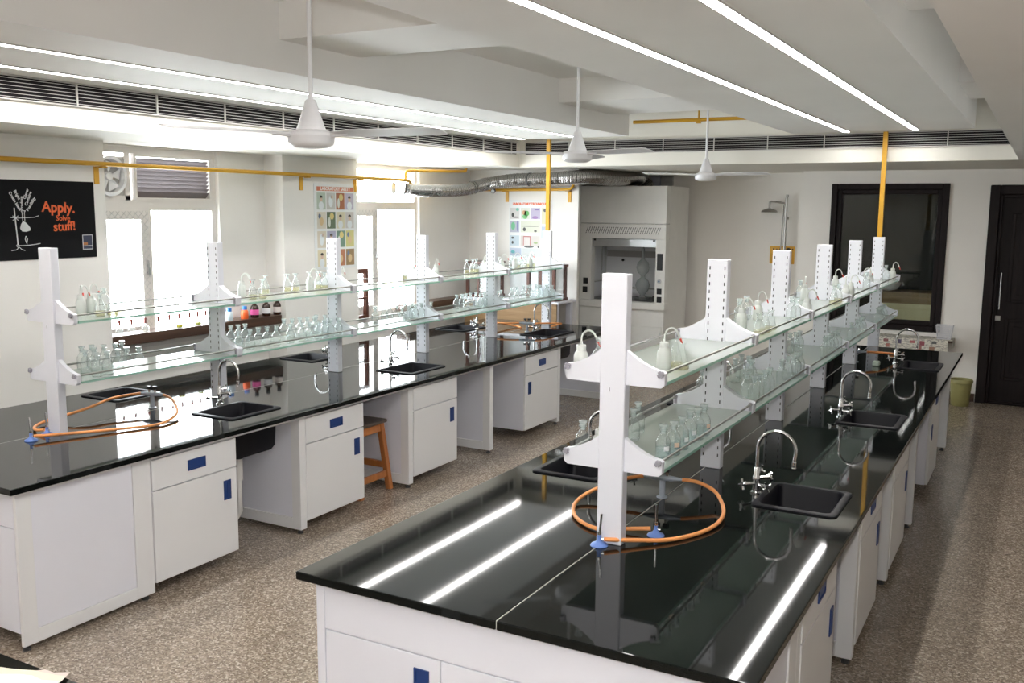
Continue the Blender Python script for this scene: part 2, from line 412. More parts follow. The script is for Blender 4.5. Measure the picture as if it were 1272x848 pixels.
# air grilles
def grille(label, axis, c, a0, a1, step, z0=2.645, z1=2.77):
    t = thing('air_grille', label, 'air vent', (c, a0, z0) if axis == 'y' else (a0, c, z0), 'air grilles in the soffits')
    s = 1 if axis == 'y' else -1
    def bx(name, m, a, b, d0, d1, za, zb):
        lo, hi = sorted((c+s*d0, c+s*d1))
        return box(name, m, lo, hi, a, b, za, zb, t) if axis == 'y' else box(name, m, a, b, lo, hi, za, zb, t)
    bx('shade_backing', M['dark'], a0, a1, .001, .003, z0, z1)  # dark sheet on the solid soffit, painted shade of an opening
    a = a0; k = 0
    while a < a1-.02:
        b = min(a+step, a1)
        bx('mullion', M['slat'], a-.004, a+.004, .003, .014, z0, z1)
        for i in range(6):
            z = z0+(i+.5)*(z1-z0)/6
            bx('slat', M['slat'], a+.006, b-.006, .005, .009, z-.0016, z+.0016)
        a = b; k += 1
    bx('frame_rail', M['slat'], a0, a1, .003, .02, z0-.008, z0); bx('frame_rail', M['slat'], a0, a1, .003, .02, z1, z1+.008)
grille('black slotted air grille along the window side soffit', 'y', -5.2, 1.5, 9.42, .60)
grille('black slotted air grille across the back soffit above the fume hood', 'x', 9.5, -5.12, -.30, .535)
# ---------------------------------------------------------------- windows in the left wall
def rect_frame(mb, x0, x1, y0, y1, z0, z1, wd_):
    mb.box(x0, x1, y0, y0+wd_, z0, z1); mb.box(x0, x1, y1-wd_, y1, z0, z1)
    mb.box(x0, x1, y0+wd_, y1-wd_, z0, z0+wd_); mb.box(x0, x1, y0+wd_, y1-wd_, z1-wd_, z1)
    return mb
def lattice(name, y0, y1, z0, z1, x, pitch, parent):
    mb = MB(); d = pitch
    def seg(ya, za, yb, zb):
        # clip to rect
        t0, t1 = 0, 1; dy, dz = yb-ya, zb-za
        for p, q in ((-dy, ya-y0), (dy, y1-ya), (-dz, za-z0), (dz, z1-za)):
            if abs(p) < 1e-9:
                if q < 0: return
            else:
                r = q/p
                if p < 0: t0 = max(t0, r)
                else: t1 = min(t1, r)
        if t0 < t1-.001: mb.tube([(x, ya+dy*t0, za+dz*t0), (x, ya+dy*t1, za+dz*t1)], .0018, 4)
    H = z1-z0; k = -int(H/d)-1
    while y0+k*d < y1:
        seg(y0+k*d, z0, y0+k*d+H, z1); seg(y0+k*d+H, z0, y0+k*d, z1); k += 1
    o = mb.build(name, M['mesh'], parent); o['kind'] = 'stuff'; return o
# window 1
def window(nm, W, mull, zt, label):
    y0, y1, z0, z1 = W; x0, x1 = XW-.11, XW-.04
    t = rect_frame(MB(), x0, x1, y0, y1, z0, z1, .05)
    t.box(x0, x1, y0+.05, y1-.05, zt-.04, zt+.04)
    t.box(x0, x1, mull-.02, mull+.02, z0+.05, zt-.04)
    o = t.build(nm, M['sash'], origin=(XW, y0, z0)); tag(o, label, kind='structure')
    box('pane', M['pane'], XW-.08, XW-.075, mull+.02, y1-.05, z0+.05, zt-.04, o)
    s = rect_frame(MB(), x0+.01, x1+.012, y0+.05, mull-.02, z0+.05, zt-.04, .07).build('sash', M['sash'], o)
    box('sash_pane', M['pane'], XW-.078, XW-.074, y0+.105, mull-.075, z0+.105, zt-.095, s)
    lattice('mesh_screen', y0+.055, mull-.022, z0+.055, zt-.045, XW-.022, .055, s)
    MB().box(x1+.012, x1+.03, mull-.055, mull-.04, 1.50, 1.62).box(x1+.03, x1+.038, mull-.055, mull-.04, 1.50, 1.56).build('latch', M['chrome'], s)
    MB().box(XW-.03, XP-.12, y0-.0, y1+.0, z0-.03, z0).build('window_sill', M['sash'], o)
    return o
w1 = window('window_1', W1, 5.30, 2.05, 'white framed bright window below a louvre and exhaust fan')
w2 = window('window_2', W2, 8.27, 2.07, 'white framed bright window with a duct through its top pane')
box('transom_pane', M['pane'], XW-.08, XW-.075, W2[0]+.05, W2[1]-.05, 2.11, W2[3]-.05, w2)
MB().box(XW-.09, XW-.07, W1[0]+.05, 5.16, 2.09, 2.125).box(XW-.09, XW-.07, W1[0]+.05, W1[0]+.10, 2.09, 2.45).box(XW-.09, XW-.07, 5.11, 5.16, 2.09, 2.45).box(XW-.09,XW-.07, W1[0]+.1, 5.11, 2.41, 2.425).build('fan_panel', M['sash'], w1)
# exhaust fan
t = thing('exhaust_fan', 'white wall exhaust fan beside the louvre above window', 'exhaust fan', (XW-.06, 4.95, 2.27))
mb = MB(); n = 24; c = Vector((XW-.055, 4.95, 2.27))
mb.lathe([(.150, -.03), (.150, .03), (.128, .03), (.125, -.03), (.150, -.03)], 28, c, cap=False, axis=(1,0,0)).build('rim', M['fan'], t, smooth=True)
box('mounting_plate', M['mesh'], XW-.089, XW-.086, 4.80, 5.11, 2.125, 2.41, t)
MB().lathe([(.001, .02), (.03, .018), (.036, -.01), (.036, -.02)], 18, c, axis=(1,0,0)).build('hub', M['fan'], t, smooth=True)
for k in range(5):
    a = k*2*PI/5+.3; mbl = MB(); P = []
    for (r, d, x) in ((.03, -.3, -.012), (.115, -.5, -.02), (.118, .25, .012), (.03, .35, .01)):
        P.append((c.x+x, c.y+r*math.cos(a+d), c.z+r*math.sin(a+d)))
    mbl.quad(*P); o = mbl.build('blade', M['fan'], t)
    so = o.modifiers.new('thick', 'SOLIDIFY'); so.thickness = .003
# louvre
t = thing('louver_vent', 'grey slatted louvre vent over the window', 'vent', (XW-.05, 5.2, 2.1))
rect_frame(MB(), XW-.10, XW-.03, 5.17, 5.96, 2.09, 2.45, .022).build('louver_frame', M['sash'], t)
for i in range(9):
    z = 2.128+i*.0325
    MB().prism([(XW-.090, z-.024), (XW-.087, z-.020), (XW-.040, z+.032), (XW-.043, z+.028)], 'y', 5.192, 5.938).build('slat', M['louver'], t)
# dark brown ledges below the windows
for (a, b, za, lab) in ((4.72, 6.54, 1.075, 'dark brown ledge under the louvred window carrying small bottles'), (8.55, 9.85, 1.0, 'dark brown ledge right of the window with the duct')):
    tag(box('wall_ledge', M['ledgewood'], XW+.002, XP-.03, a, b, za-.075, za, origin=(XW, a, za)), lab, 'shelf')
# gas pipe on brackets
mb = MB()
px = -5.92
mb.tube(smooth_path([(px, -2.9, 2.345), (px, 2, 2.343), (px, 5, 2.34), (px, 8.2, 2.338)], 4)+[Vector((px, 8.36, 2.335)), Vector((px, 8.41, 2.32)), Vector((px, 8.44, 2.295)), Vector((px, 8.48, 2.275)), Vector((px, 8.55, 2.27)), Vector((px, 9.9, 2.27)), Vector((px+.03, 10.0, 2.27)), Vector((px+.12, 10.05, 2.27)), Vector((-4.9, 10.03, 2.275)), Vector((-4.82, 10.03, 2.28)), Vector((-4.79, 10.03, 2.31)), Vector((-4.78, 10.03, 2.37))], .017, 10)
t = thing('gas_pipe', 'yellow gas pipe running along the window wall', 'pipe', (px, 3, 2.3))
mb.build('main_pipe', M['yellow'], t, smooth=True)
MB().tube([(px, 8.33, 2.338), (px, 8.33, 2.40), (px, 8.35, 2.425), (px, 8.39, 2.437), (px, 9.43, 2.47), (px+.02, 9.49, 2.475), (px+.02, 9.50, 2.50), (px+.02, 9.50, 2.512)], .016, 10).build('branch_pipe', M['yellow'], t, smooth=True)
for y in (.6, 2.7, 4.63, 6.80, 7.58):
    MB().box(XP, px+.02, y-.012, y+.012, 2.318, 2.325).box(XP, XP+.008, y-.02, y+.02, 2.2, 2.325).box(px-.02, px+.02, y-.022, y+.022, 2.312, 2.322).build('bracket', M['yellow'], t)
for x in (-5.69, -4.86):
    MB().box(x-.02, x+.02, 10.09, 10.1, 2.13, 2.26).box(x-.02, x+.02, 10.01, 10.1, 2.245, 2.253).build('bracket', M['yellow'], t)
MB().lathe([(.03, 0), (.03, .02), (.025, .03)], 14, (-5.82, 9.99, 2.262), axis=(.3,-1,-.3)).build('pressure_gauge', M['black'], t)
MB().lathe([(.022, .0301), (.022, .031)], 14, (-5.82, 9.99, 2.262), axis=(.3,-1,-.3)).build('gauge_face', M['wlabel'], t)
# vertical yellow conduits feeding the racks, and the ceiling run
for (x, y, lab) in ((-1.361, 9.52, 'yellow square conduit dropping onto the last post of the right rack'), (-4.70, 9.28, 'yellow conduit dropping onto the last post of the left rack')):
    tag(MB().box(x-.02, x+.02, y-.045-.018, y-.045+.018, 1.82, 2.78 if x > -2 else 2.779).build('yellow_conduit', M['yellow'], origin=(x, y, 1.82)), lab, 'conduit')
t = thing('ceiling_gas_pipe', 'yellow gas pipe hung under the ceiling between the two dropped boxes', 'pipe', (-3, 9.2, 2.96))
MB().tube([(-3.73, 9.2, 2.925), (-2.19, 9.2, 2.925)], .018, 10).build('main_pipe', M['yellow'], t, smooth=True)
MB().tube([(-3.05, 9.2, 3.15), (-3.05, 9.2, 2.905)], .010, 8).box(-3.07, -3.03, 9.18, 9.22, 2.89, 2.91).build('hanger', M['yellow'], t)
# flexible duct
def duct(pts, rs, name, parent):
    P = smooth_path(pts, 30); n = len(P); rr = []
    for i in range(n):
        f = i/(n-1)*(len(rs)-1); k = min(int(f), len(rs)-2); r = rs[k]+(rs[k+1]-rs[k])*(f-k)
        rr.append(r*(1+.045*(1 if i % 2 else -1)+random.uniform(-.02, .02)))
    return MB().tube(P, rr, 16).build(name, M['duct'], parent, smooth=False)
t = thing('flexible_duct', 'silver flexible duct snaking from the window to the fume hood', 'duct', (-5.8, 8.6, 2.2))
duct([(-5.93, 8.30, 2.25), (-5.86, 8.42, 2.235), (-5.82, 8.8, 2.235), (-5.80, 9.3, 2.26), (-5.74, 9.68, 2.33), (-5.45, 9.84, 2.38), (-5.1, 9.86, 2.385), (-4.80, 9.90, 2.40), (-4.62, 10.15, 2.42), (-4.55, 10.8, 2.42), (-4.45, 11.2, 2.44), (-4.40, 11.3, 2.36), (-4.4, 11.32, 2.30)], [.062, .064, .066, .066, .072, .074, .074, .078, .085, .085, .09, .09, .085], 'duct_hose', t)
MB().lathe([(.075, -.02), (.078, .02), (.07, .10), (.065, .16)], 20, (XW+.02, 8.26, 2.26), axis=(1, .22, -.05)).build('wall_collar', M['alu'], t, smooth=True)
for y in (9.45,):
    MB().lathe([(.079, -.006), (.079, .006)], 18, (-5.78, y, 2.285), axis=(.2, 1, .15), cap=False).build('clamp_band', M['black'], t)
MB().lathe([(.082, -.006), (.082, .006)], 18, (-5.25, 9.85, 2.385), axis=(1, 0, 0), cap=False).build('clamp_band', M['black'], t)

# ---------------------------------------------------------------- posters
def text(s, size, loc, m, parent, name, u=(0,1,0), v=(0,0,1), rot=0, bold=.0, align='CENTER', depth=.0006):
    c = bpy.data.curves.new('lettering', 'FONT'); c.body = s; c.size = size; c.align_x = align; c.align_y = 'CENTER'; c.offset = bold; c.extrude = depth; c.resolution_u = 3
    o = bpy.data.objects.new('lettering', c); COL.objects.link(o)
    dg = bpy.context.evaluated_depsgraph_get(); me = bpy.data.meshes.new_from_object(o.evaluated_get(dg))
    bpy.data.objects.remove(o)
    U = Vector(u); V = Vector(v); N = U.cross(V); ca, sa = math.cos(rot), math.sin(rot)
    off = woff(parent)
    for q in me.vertices:
        x, y, z = q.co; x, y = x*ca-y*sa, x*sa+y*ca
        q.co = Vector(loc)+U*x+V*y+N*z-off
    me.name = name; me.materials.clear(); me.materials.append(m)
    o = bpy.data.objects.new(name, me); COL.objects.link(o); o.parent = parent; return o
# black poster on the left pier (u = +y, v = +z, faces +x)
t = thing('black_poster', 'black poster with orange handwriting and a white flask sketch', 'poster', (XP, 4.1, 1.95))
box('sheet', M['board'], XP+.001, XP+.006, 3.30, 4.60, 1.68, 2.213, t)
xs = XP+.0066
def stroke(pts, r, m=None, nm='sketch_line'):
    return MB().tube([(xs, y, z) for y, z in pts], r, 5).build(nm, m or M['chalk'], t)
def bp(u, v):      # poster coordinates measured along it: u px right of x=0, v px below 215
    return 3.895+(u*.00560)+(u*u*2e-6), 2.209+(10-v)*.0052+ .0000*u
def ln(*uv, r=.0022, m=None, nm='sketch_line'): stroke([bp(*p) for p in uv], r, m, nm)
ln((15.5,45),(16,60),(17,78),(17.5,92), r=.004)
ln((10,57),(17,58),(30,57.5),(40,57),(46,55))
ln((17,93),(30,93),(40,92),(46,91)); ln((9,99),(15,98.5),(19,95),(22,98),(26,99.5)); ln((15.5,93),(17.5,91),(19.5,93),(17.5,95.5),(15.5,93))
ln((13,55),(20,61)); ln((20,55),(13,61))
ln((24,49),(25,51),(25.3,62)); ln((29,49),(28,51),(28,62)); ln((23.5,48.7),(29.5,48.7))
fp = [bp(*p) for p in ((25.3,62),(23,66),(21.5,71),(24,75),(29,75.5),(34,74),(34.5,71),(32,67),(28.2,63))]
mbf = MB(); mbf.prism(fp, 'x', xs-.001, xs+.0015); mbf.build('sketch_flask', M['chalk'], t)
ln((28,81),(27,85),(28.5,90)); ln((28.5,81),(30,85),(29,90)); ln((29,84),(29,92), r=.0015)
for (s, u, v, r) in (('Create Ideas', 17, 36.5, -60), ('Bright', 20, 28.5, -62), ('Produce', 25.2, 39, 88), ('Clever', 31.5, 27, 68), ('Combine', 34, 33, 66), ('Possibility', 37, 40, 56)):
    y, z = bp(u, v); text(s, .027, (xs, y, z), M['chalk'], t, 'white_word', rot=R(r), bold=.0006)
y, z = bp(72.5, 44.5); text('Apply.', .100, (xs, y, z), M['oprint'], t, 'orange_word', rot=R(-2), bold=.0022)
y, z = bp(77.5, 58.5); text('Solve', .052, (xs, y, z), M['oprint'], t, 'orange_word', bold=.0006)
y, z = bp(79, 69.5); text('stuff!', .088, (xs, y, z), M['oprint'], t, 'orange_word', rot=R(2), bold=.0018)
# small framed picture printed in its corner
y0, z0 = bp(102, 101); y1, z1 = bp(115.5, 81)
M['sunset'] = mat('printed dusk', (.03, .035, .07), .5); M['glowp'] = mat('printed orange glow', (.42, .16, .05), .5)
rect_frame(MB(), xs-.001, xs+.001, y0, y1, z0, z1, .004).build('picture_border', M['chalk'], t)
box('picture_sky', M['sunset'], xs-.001, xs+.0005, y0+.004, y1-.004, z0+.03, z1-.004, t)
box('picture_glow', M['glowp'], xs-.001, xs+.0008, y0+.004, y0+.04, z0+.032, z0+.05, t)
box('picture_caption', M['sunset'], xs-.001, xs+.0005, y0+.004, y1-.004, z0+.004, z0+.024, t)
box('picture_border', M['chalk'], xs-.001, xs+.001, y0, y1, z0+.024, z0+.028, t)
# picture posters: cells of printed colour, each with simple blobs
PC = {}
def pcol(c):
    if c not in PC: PC[c] = mat('print ink', c, .5)
    return PC[c]
def cells(t, P, W, H, grid, u, face, blobs):
    """P(a,b,d) -> point; a along width 0..1, b down 0..1, d proud distance"""
    def rect(a0, a1, b0, b1, c, nm, d):
        MB().quad(P(a0,b1,d), P(a1,b1,d), P(a1,b0,d), P(a0,b0,d)).build(nm, pcol(c), t)
    for i, (a0, a1, b0, b1, c) in enumerate(grid): rect(a0, a1, b0, b1, c, 'picture', .0010+.00004*i)
    for (a, b, ra, rb, c) in blobs:
        mb = MB(); n = 12
        mb.b.faces.new([mb.b.verts.new(P(a+ra*math.cos(2*PI*k/n), b-rb*math.sin(2*PI*k/n), .0018)) for k in range(n)])
        mb.build('picture_detail', pcol(c), t)
def poster_p(x, y0, y1, z0, z1): return lambda a, b, d: (x+d, y0+(y1-y0)*a, z1-(z1-z0)*b)
def poster_b(y, x0, x1, z0, z1): return lambda a, b, d: (x0+(x1-x0)*a, y-d, z1-(z1-z0)*b)
t = thing('safety_poster', 'tall paper poster with a red title band and picture squares on the pier', 'poster', (XP, 7.0, 1.5))
box('sheet', M['paper'], XP+.001, XP+.005, 6.97, 7.59, 1.46, 2.27, t)
P = poster_p(XP+.005, 6.97, 7.59, 1.46, 2.27)
SK = (.62, .45, .34); HA = (.03, .03, .025); WC = (.68, .72, .74)
cc = [(.42,.50,.42),(.50,.50,.48),(.36,.13,.06),(.45,.42,.52), (.62,.58,.50),(.12,.16,.10),(.62,.58,.42),(.55,.52,.50), (.60,.55,.45),(.38,.38,.50),(.16,.26,.20),(.55,.52,.22), (.66,.60,.42),(.50,.46,.50),(.42,.18,.10),(.30,.20,.10)]
grid = [(.06, .94, .035, .085, (.62, .20, .11))]; blobs = []
for r in range(4):
    for k in range(4):
        a0 = .06+k*.225; b0 = .105+r*.222
        grid.append((a0, a0+.205, b0, b0+.195, cc[r*4+k]))
        if r*4+k in (0, 3, 6, 7, 9, 12): blobs += [(a0+.1, b0+.15, .06, .05, WC), (a0+.1, b0+.075, .03, .03, SK), (a0+.1, b0+.05, .034, .018, HA)]
        elif r*4+k in (1, 8, 13): blobs += [(a0+.1, b0+.1, .05, .07, WC), (a0+.13, b0+.05, .03, .02, SK)]
        elif r*4+k in (2, 5, 10): blobs += [(a0+.12, b0+.05, .05, .04, (.60,.50,.20)), (a0+.06, b0+.12, .03, .06, (.60,.64,.58))]
        else: blobs += [(a0+.1, b0+.11, .05, .05, (.60,.45,.25)), (a0+.06, b0+.05, .03, .03, (.15,.2,.3))]
cells(t, P, .62, .81, grid, None, None, blobs)
text('LABORATORY SAFETY', .044, (XP+.0075, 7.28, 2.221), M['paperw'], t, 'title_lettering', bold=.0012)
t = thing('techniques_poster', 'tall pale laminated poster with an orange title on the back wall', 'poster', (-5.4, 10.1, 1.2))
box('sheet', M['paper'], -5.66, -5.09, 10.094, 10.099, 1.22, 2.155, t)
P = poster_b(10.094, -5.66, -5.09, 1.22, 2.155)
grid = [(.03,.25,.10,.24,(.55,.54,.53)),(.28,.50,.10,.24,(.60,.62,.55)),(.52,.74,.10,.24,(.42,.38,.52)),(.77,.97,.10,.30,(.60,.58,.42)),(.03,.25,.27,.41,(.40,.42,.50)),(.28,.74,.26,.41,(.60,.62,.52)),(.77,.97,.33,.48,(.42,.48,.60)),(.03,.25,.45,.58,(.48,.58,.64)),(.28,.74,.45,.58,(.58,.55,.52)),(.34,.52,.455,.575,(.45,.16,.15)),(.36,.50,.468,.575,(.64,.60,.58)),(.77,.97,.50,.62,(.55,.58,.6)),(.03,.30,.61,.72,(.45,.52,.64)),(.33,.97,.61,.72,(.58,.62,.62)),(.03,.97,.75,.95,(.66,.70,.70))]
blobs = [(.20,.12,.04,.02,(.16,.45,.36)),(.09,.19,.03,.03,(.04,.04,.04)),(.16,.22,.08,.012,(.3,.28,.28)),(.36,.16,.05,.03,(.62,.36,.18)),(.42,.17,.06,.035,(.12,.42,.10)),(.38,.21,.06,.03,(.15,.45,.15)),(.62,.22,.07,.02,(.30,.18,.40)),(.66,.12,.06,.01,(.2,.15,.35)),(.85,.13,.04,.02,(.1,.1,.12)),(.10,.33,.05,.05,(.14,.45,.24)),(.20,.33,.015,.07,(.2,.2,.4)),(.37,.37,.035,.025,(.06,.06,.06)),(.63,.39,.035,.015,(.12,.12,.1)),(.50,.33,.22,.008,(.3,.3,.25)),(.09,.48,.03,.015,(.06,.06,.06)),(.09,.54,.025,.02,(.05,.05,.05)),(.64,.54,.05,.012,(.3,.42,.2)),(.10,.66,.05,.02,(.12,.42,.45)),(.48,.59,.12,.014,(.12,.12,.12)),(.70,.59,.02,.015,(.1,.1,.1)),(.88,.40,.05,.02,(.3,.5,.3))]
cells(t, P, 1, 1, grid, None, None, blobs)
text('LABORATORY TECHNIQUES', .037, (-5.375, 10.0925, 2.108), M['oprint'], t, 'title_lettering', u=(1,0,0), bold=.0016)
# ---------------------------------------------------------------- benches
def rrect(x0, x1, y0, y1, r, n=4):
    out = []
    for (cx, cy_, a0) in ((x1-r, y1-r, 0), (x0+r, y1-r, 90), (x0+r, y0+r, 180), (x1-r, y0+r, 270)):
        for k in range(n+1):
            a = R(a0+90*k/n); out.append((cx+r*math.cos(a), cy_+r*math.sin(a)))
    return out
def loft(mb, loops, cap=True):
    rings = [[mb.b.verts.new(p) for p in L] for L in loops]; n = len(rings[0])
    for a, b in zip(rings, rings[1:]):
        for k in range(n): mb.b.faces.new((a[k], a[(k+1)%n], b[(k+1)%n], b[k]))
    if cap: mb.b.faces.new(rings[0][::-1]); mb.b.faces.new(rings[-1])
    return mb
ZT = .80
def make_sink(x0, x1, y0, y1, label, pipe):
    t = thing('bench_sink', label, 'sink', ((x0+x1)/2, (y0+y1)/2, ZT), 'black sinks set in the worktops')
    def lp(i, z, r=.03): return [(x, y, z) for x, y in rrect(x0+i, x1-i, y0+i, y1-i, max(r, .004))]
    mb = loft(MB(), [lp(.02, .545, .05), lp(.012, .57), lp(.003, .78), lp(.003, .8003), lp(-.018, .8003, .03), lp(-.018, .806, .03), lp(-.012, .809), lp(.010, .809), lp(.017, .800), lp(.02, .60), lp(.035, .568, .05)])
    mb.build('basin', M['sink'], t, smooth=True)
    MB().lathe([(.03, 0), (.03, .003), (.012, .003)], 18, ((x0+x1)/2, (y0+y1)/2, .568)).build('drain', M['steel'], t)
    if pipe:
        cx, cyy = (x0+x1)/2, (y0+y1)/2
        MB().lathe([(.03, .50), (.03, .546)], 14, (cx, cyy, 0)).build('drain_trap', M['black'], t)
        MB().tube([(cx, cyy, .50), (cx, cyy, .36)], .026, 14).tube([(cx, cyy, .36), (cx, cyy, .16), (cx-.04, cyy, .10), (cx-.2, cyy, .09)], .018, 12).build('drain_pipe', M['pipew'], t, smooth=True)
    return t
def bench(nm, xl, xr, y0, y1, sinks):
    xm = (xl+xr)/2
    t = thing('lab_worktop', nm[0], 'worktop', (xm, y0, ZT-.03))
    for a, b in ((xl, xm-.0012), (xm+.0012, xr)):
        hs = [h for h in sinks if a < (h[0]+h[1])/2 < b]
        xs_ = sorted({a, b, *[q for h in hs for q in h[:2]]}); ys_ = sorted({y0, y1, *[q for h in hs for q in h[2:]]})
        MB().plate(xs_, ys_, ZT-.03, ZT, hs).build('granite_slab', M['granite'], t, bevel=.004, seg=2)
    MB().box(xm-.0012, xm+.0012, y0+.004, y1-.004, ZT-.029, ZT+.0002).build('joint_strip', M['seamwhite'], t)
    for h in sinks: pass
    return t
def handle(parent, x, ya, yb, za, zb, axis='x', nm='handle'):
    """recessed blue pull: a frame round a deeper well, on a face looking along +x (or -y)"""
    def bx(mb, p, q, r, s, d0, d1):
        return mb.box(x+d0, x+d1, p, q, r, s) if axis == 'x' else mb.box(p, q, x-d1, x-d0, r, s)
    mb = MB(); f = .008
    bx(mb, ya, ya+f, za, zb, 0, .005); bx(mb, yb-f, yb, za, zb, 0, .005); bx(mb, ya+f, yb-f, zb-f, zb, 0, .005); bx(mb, ya+f, yb-f, za, za+f, 0, .005)
    bx(mb, ya+f, yb-f, za+f, zb-f, 0, .0015)
    if (yb-ya) > (zb-za): bx(mb, ya+f, yb-f, (za+zb)/2, zb-f, .0015, .004)
    else: bx(mb, (ya+yb)/2, yb-f, za+f, zb-f, .0015, .004)
    return mb.build(nm, M['blue'], parent)
def cabinet(xf, a, b, label, hinge='R', dh=True, low=False):
    t = thing('lab_cabinet', label, 'cabinet', (xf-.27, (a+b)/2, .075), 'under-bench cabinets')
    box('body', M['lam'], xf-.52, xf-.019, a, b, .075, .53 if low else .7445, t, bevel=.002)
    if low: MB().box(xf-.045, xf-.019, a, b, .53, .7445).box(xf-.5, xf-.045, a, a+.018, .53, .7445).build('upper_rail', M['lam'], t)
    d = box('drawer', M['lam2'], xf-.018, xf, a+.002, b-.002, .578, .742, t, bevel=.002)
    D = box('door', M['lam2'], xf-.018, xf, a+.002, b-.002, .078, .571, t, bevel=.002)
    m = (a+b)/2-.06
    if dh: handle(d, xf, m, m+.125, .632, .69)
    if hinge == 'R': handle(D, xf, b-.105, b-.052, .40, .512)
    else: handle(D, xf, a+.055, a+.108, .40, .512)
    return t
def end_cabinet(xl, xr, yf, depth, label):
    xa, xb = xl+.05, xr-.05
    t = thing('end_cabinet', label, 'cabinet', ((xa+xb)/2, yf+depth/2, .03))
    # carcass with framed blank side panel looking down the aisle
    box('body', M['lam'], xa+.02, xb-.02, yf+.02, yf+depth-.002, .085, .765, t)
    mb = MB()
    for (p, q) in ((yf+.0, yf+.075), (yf+depth-.11, yf+depth)): mb.box(xb-.02, xb, p, q, .03 if p == yf else .03, .765)
    mb.box(xb-.02, xb, yf+.075, yf+depth-.11, .03, .095); mb.box(xb-.02, xb, yf+.075, yf+depth-.11, .745, .765)
    mb.build('side_frame', M['lam2'], t, bevel=.0015)
    box('side_panel', M['lam'], xb-.02, xb-.006, yf+.077, yf+depth-.112, .097, .743, t)
    MB().box(xa, xa+.035, yf, yf+.04, .03, .765).box(xa, xb-.02, yf, yf+.02, .752, .765).build('front_frame', M['lam'], t, bevel=.0015)
    box('front_panel', M['lam'], xa+.038, xb-.022, yf+.0, yf+.018, .594, .750, t, bevel=.0015)
    n = 3; wd_ = (xb-.022-xa-.038)/n
    for k in range(n):
        p = xa+.038+k*wd_
        D = box('door', M['lam'], p+.0015, p+wd_-.0015, yf, yf+.018, .09, .590, t, bevel=.0015)  # bluish laminate paints the cast of the flash on these doors
        if k < 2: handle(D, yf, p+wd_-.105, p+wd_-.045, .43, .545, 'y')
        else: handle(D, yf, p+.045, p+.105, .43, .545, 'y')
    for x in (xa+.03, xb-.03):
        for y in (yf+.03, yf+depth-.04): MB().lathe([(.018, 0), (.018, .012), (.009, .012), (.009, .09)], 10, (x, y, 0)).build('foot', M['foot'], t)
    return t
def frame(nm, xl, xr, y0, y1, legs, spans):
    xa, xb = xl+.05, xr-.05; xm = (xl+xr)/2
    t = thing('lab_bench', nm, 'bench', (xm, y0, 0))
    MB().box(xb-.03, xb, y0, y1, .745, .7695).box(xa, xa+.03, y0, y1, .745, .7695).build('apron', M['lam2'], t)
    for y in legs:
        for (p, q) in ((xm+.02, xb), (xa, xm-.02)):
            s = 1 if q == xb else -1
            fr = MB()
            fr.box(p, p+.07, y, y+.055, .03, .745); fr.box(q-.07, q, y, y+.055, .03, .745)
            fr.box(p+.07, q-.07, y, y+.055, .03, .10); fr.box(p+.07, q-.07, y, y+.055, .70, .745)
            o = fr.build('side_frame', M['lam2'], t, bevel=.0015)
            box('inset_panel', M['lam'], p+.07, q-.07, y+.012, y+.043, .10, .70, t)
            for x in (p+.04, q-.03): MB().lathe([(.018, 0), (.018, .012), (.009, .012), (.009, .032)], 10, (x, y+.027, 0)).build('foot', M['foot'], t)
    for (a, b) in spans:
        box('back_panel', M['lam'], xm-.015, xm+.015, a, b, .10, .7, t)
        MB().box(xm-.02, xm+.02, a, b, .10, .16).build('back_rail', M['lam'], t)
    return t
RX, LX = (-2.19, -.586), (-5.575, -3.92)
RS = [(-1.01, -.69, 3.98, 4.352), (-1.01, -.69, 5.84, 6.24), (-.965, -.69, 8.19, 8.62), (-2.07, -1.75, 3.97, 4.35), (-2.07, -1.75, 5.84, 6.24), (-2.07, -1.75, 8.19, 8.62)]
LS = [(-4.45, -4.13, 4.035, 4.434), (-4.45, -4.13, 5.875, 6.32), (-4.53, -4.20, 8.34, 8.85), (-5.485, -5.15, 4.05, 4.38), (-5.485, -5.15, 5.93, 6.27), (-5.485, -5.15, 8.26, 8.68)]
bench(['polished black granite worktop of the nearer bench, split by a pale joint'], *RX, 2.412, 9.445, RS)
bench(['polished black granite worktop of the bench by the windows'], *LX, 2.504, 9.43, LS)
ordn = ['nearest', 'middle', 'farthest']
for (SS, who) in ((RS, 'nearer bench'), (LS, 'window side bench')):
    for i, h in enumerate(SS):
        side = 'aisle' if i < 3 else ('inner aisle' if SS is RS else 'window')
        if SS is LS and i < 3: side = 'inner aisle'
        make_sink(*h, '%s black sink on the %s edge of the %s' % (ordn[i%3], side if SS is LS or i >= 3 else 'door aisle', who), i < 3)
end_cabinet(*RX, 2.46, .69, 'white end cabinet with blue handles at the near end of the nearer bench')
end_cabinet(*LX, 2.555, .745, 'white end cabinet with blank side panel, near end of the window side bench')
nm4 = ['nearest', 'second', 'third', 'farthest']
for i, (a, b, h) in enumerate(((3.305, 3.90, 'R'), (4.49, 5.075, 'R'), (5.665, 6.26, 'R'), (7.39, 8.04, 'L'))):
    cabinet(-3.965, a, b, '%s white drawer cabinet under the window side bench%s' % (nm4[i], ', its door handle on the left' if h == 'L' else ''), h, i != 2, i == 2)
for i, (a, b, h) in enumerate(((3.21, 3.82, 'R'), (4.41, 5.01, 'R'), (5.485, 6.10, 'R'), (7.40, 8.02, 'L'))):
    cabinet(-.632, a, b, '%s white drawer and door cabinet under the nearer bench' % nm4[i], h, i != 2, i == 2)
frame('white steel frame with side panels carrying the nearer bench', *RX, 3.155, 9.40, (3.152, 4.352, 5.43, 6.53, 8.90), ((3.21, 4.33), (4.39, 5.43), (5.49, 6.53), (6.59, 7.4)))
